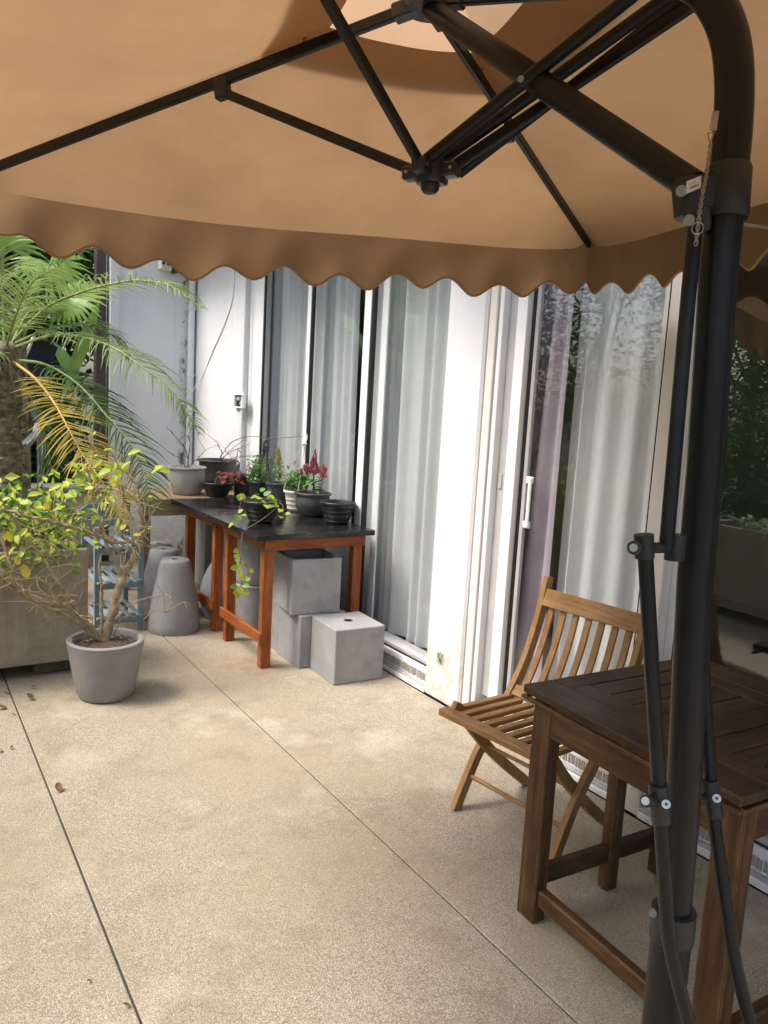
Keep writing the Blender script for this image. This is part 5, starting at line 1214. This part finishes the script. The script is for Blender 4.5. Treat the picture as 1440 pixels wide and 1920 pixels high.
for nm, path, rad in (('brace', lb, .0115), ('brace', rb_, .0120)):
    q = MB(); pp_ = catmull(path, 4); pp_.append(pp_[-1] + (pp_[-1] - pp_[-2]).normalized() * ((pp_[-1].z - .03) / max(.2, -(pp_[-1] - pp_[-2]).normalized().z))); q.tube(pp_, rad, 14); o = q.build(nm, M['black_metal'], umb, True, 50)
for (a, b_, r) in ((dep(1234, 1470, 1.197), dep(1240, 1540, 1.207), .0155), (dep(1329, 1462, 1.397), dep(1339, 1530, 1.40), .0165)):
    q = MB(); q.tube([a, a.lerp(b_, .04), a.lerp(b_, .96), b_], [r * .95, r, r, r * .95], 18); cl = q.build('brace_collar', M['black_plastic'], umb, True, 50)
for (x, y, d, r) in ((1249, 1508, 1.178, .0068), (1344, 1497, 1.374, .0075)):
    q = MB(); q.tube([dep(x, y, d), dep(x, y, d + .014)], r, 14); q.build('bolt', M['steel'], umb, True)
    q = MB(); q.tube([dep(x, y, d - .0008), dep(x, y, d + .001)], r * .35, 6); q.build('bolt_socket', M['gasket'], umb)
q = MB(); q.tube([dep(1211, 1502, 1.17), dep(1240, 1500, 1.215)], .0095, 14); q.build('rod_end', M['black_plastic'], umb, True)
q = MB(); q.tube([dep(1210, 1502, 1.167), dep(1211, 1502, 1.171)], .0062, 12); q.build('bolt', M['steel'], umb, True)
q = MB(); q.tube([dep(1300, 1500, 1.37), dep(1330, 1496, 1.40)], .009, 12); q.build('rod_end', M['black_plastic'], umb, True)
# chain
chn = thing('chain', 'thin steel safety chain hanging from the umbrella mast', 'chain', dep(1340, 215, 1.15))
q = MB(); q.beam(dep(1342, 208, 1.153), dep(1337, 245, 1.15), .010, .002, tuple(ray(1340, 225)), .0006); q.build('tab', M['steel'], chn)
q = MB(); tri = [dep(1327, 250, 1.147), dep(1340, 247, 1.147), dep(1331, 268, 1.147), dep(1327, 250, 1.147)]; q.tube(tri, .0011, 6); q.build('hook', M['steel'], chn)
cp_ = catmull([dep(1332, 268, 1.147), dep(1326, 320, 1.137), dep(1318, 360, 1.132), dep(1311, 405, 1.132), dep(1305, 455, 1.14)], 8); N = 30
ring = None
L_ = [0]
for i in range(1, len(cp_)): L_.append(L_[-1] + (cp_[i] - cp_[i - 1]).length)
lm_ = MB(); lm_.tube([(.0048 * math.cos(a), .0026 * math.sin(a), 0) for a in [2 * math.pi * k / 12 for k in range(13)]], .0009, 5, False); 
rme = bpy.data.meshes.new('chain_link'); rme.from_pydata(lm_.v, [], lm_.f); rme.materials.append(M['steel']); rme.polygons.foreach_set('use_smooth', [True] * len(rme.polygons))
for k in range(N):
    s_ = L_[-1] * k / (N - 1); i = max(j for j in range(len(L_)) if L_[j] <= s_ + 1e-9); i = min(i, len(cp_) - 2); p = cp_[i].lerp(cp_[i + 1], (s_ - L_[i]) / max(1e-6, L_[i + 1] - L_[i])); T = (cp_[i + 1] - cp_[i]).normalized()
    v_ = Vector(ray(1320, 350)).normalized(); w = T.cross(v_).normalized() if k % 2 == 0 else (v_ + T.cross(v_).normalized() * .5).normalized()
    link('chain_link', rme, chn, leaf_matrix(p, T, w, 1.0))
rr_ = MB(); cc = dep(1308, 428, 1.132); uu = Vector((RW[0, 0], RW[1, 0], RW[2, 0])); rr_.tube([cc + uu * .0085 * math.cos(a) + Vector((0, 0, .0085 * math.sin(a))) for a in [2 * math.pi * k / 20 for k in range(21)]], .0009, 6, False); rr_.build('key_ring', M['steel'], chn, True)
# crank pin behind the mast
q = MB(); q.tube([dep(1385, 421, 1.24), dep(1438, 428, 1.27)], .0035, 8); q.build('crank_pin', M['steel'], umb, True)

# ------------------------------------------------------------------ planter beside the camera (seen mirrored in the dark glass)
p2 = thing('concrete_planter', 'grey concrete planter of spider plants mirrored in the dark glass', 'planter', (-.86, 2.55, 0))
q = MB(); X0, X1, Y0, Y1 = -1.12, -.60, 1.2, 3.9
for a in ((X0, X0 + .035, Y0, Y1), (X1 - .035, X1, Y0, Y1)): q.box(((a[0] + a[1]) / 2, (a[2] + a[3]) / 2, .41), (.035, Y1 - Y0, .66), None, .006)
for y in (Y0 + .0175, Y1 - .0175): q.box(((X0 + X1) / 2, y, .409), (X1 - X0 - .072, .035, .655), None, .006)
q.box(((X0 + X1) / 2, (Y0 + Y1) / 2, .10), (X1 - X0 - .074, Y1 - Y0 - .074, .04)); q.build('box', M['planter'], p2)
q = MB(); q.box(((X0 + X1) / 2, (Y0 + Y1) / 2, .66), (X1 - X0 - .074, Y1 - Y0 - .074, .05)); q.build('soil', M['soil'], p2)
for y in (Y0 + .2, (Y0 + Y1) / 2, Y1 - .2):
    q = MB(); q.box(((X0 + X1) / 2, y, .039), (X1 - X0 - .08, .12, .078), None, .006); q.build('brick', M['brickdark'], p2)
for i, (x, y, s_) in enumerate(((-.73, 2.95, 1.1), (-.70, 3.3, .9), (-.78, 2.5, 1.0), (-.85, 1.85, 1.0), (-.85, 3.6, 1.0))):
    r3 = random.Random(90 + i); rt = thing('spider_plant', 'spider plant with arching striped leaves in the grey planter', 'plant', (x, y, .685), 'spider plants in the grey planter'); lb_ = MB()
    for k in range(30):
        a = r3.uniform(0, 6.28); ln = s_ * r3.uniform(.25, .48); d = Vector((math.cos(a), math.sin(a), r3.uniform(.6, 2.2))).normalized(); cs = [Vector((x, y, .68))]
        for j in range(7): d = (d + Vector((0, 0, -.16 * (j + .3)))).normalized() if j else d; cs.append(cs[-1] + d * ln / 7)
        w = Vector((-math.sin(a), math.cos(a), 0)); lb_.strip(cs, [.004, .008, .010, .010, .009, .007, .004, .0006], [w] * 8)
    lb_.build('leaf', M['strap'], rt)

# ------------------------------------------------------------------ fallen leaves
DL = [leaf_mesh('leaf', M['dead_leaf'], .45, .3, -.25), leaf_mesh('leaf', M['dead_leaf'], .6, .35, -.4)]
def fallen(label, spots, group=None):
    for (x, y, s_) in spots:
        p = onz(x, y, .004); o = link('fallen_leaf', r2.choice(DL), None, leaf_matrix(p, Vector((r2.uniform(-1, 1), r2.uniform(-1, 1), .08)), Vector((r2.uniform(-.2, .2), 0, 1)), s_)); tag(o, label, 'leaf', group)
fallen('crumpled brown dead leaf on the patio in front of the stained planter', [(57, 1289, .04), (18, 1300, .03), (62, 1313, .048), (14, 1328, .055), (30, 1340, .025)], 'dead leaves by the planter')
fallen('lone curled dead leaf in the middle of a patio strip', [(112, 1486, .045)])
fallen('scrap of dry leaf beside the patio joint', [(3, 1405, .04), (172, 1836, .016), (245, 1885, .02), (20, 1405, .02)], 'leaf scraps along the joint')
tf = MB(); p = onx(825, 1232, WX - .002); r3 = random.Random(4)
for k in range(60):
    d = Vector((-r3.uniform(.1, .6), r3.uniform(-.6, .6), r3.uniform(.1, 1.2))).normalized() * r3.uniform(.015, .06); b0 = p + Vector((0, r3.uniform(-.03, .02), r3.uniform(-.04, .02))); tf.strip([b0, b0 + d * .6, b0 + d + Vector((-.004, 0, -.01))], [.0015, .0012, .0003], [Vector((0, 1, 0))] * 3)
tag(tf.build('moss_tuft', M['leaf_g']), 'small green moss tuft on the foot of the white column', 'moss')
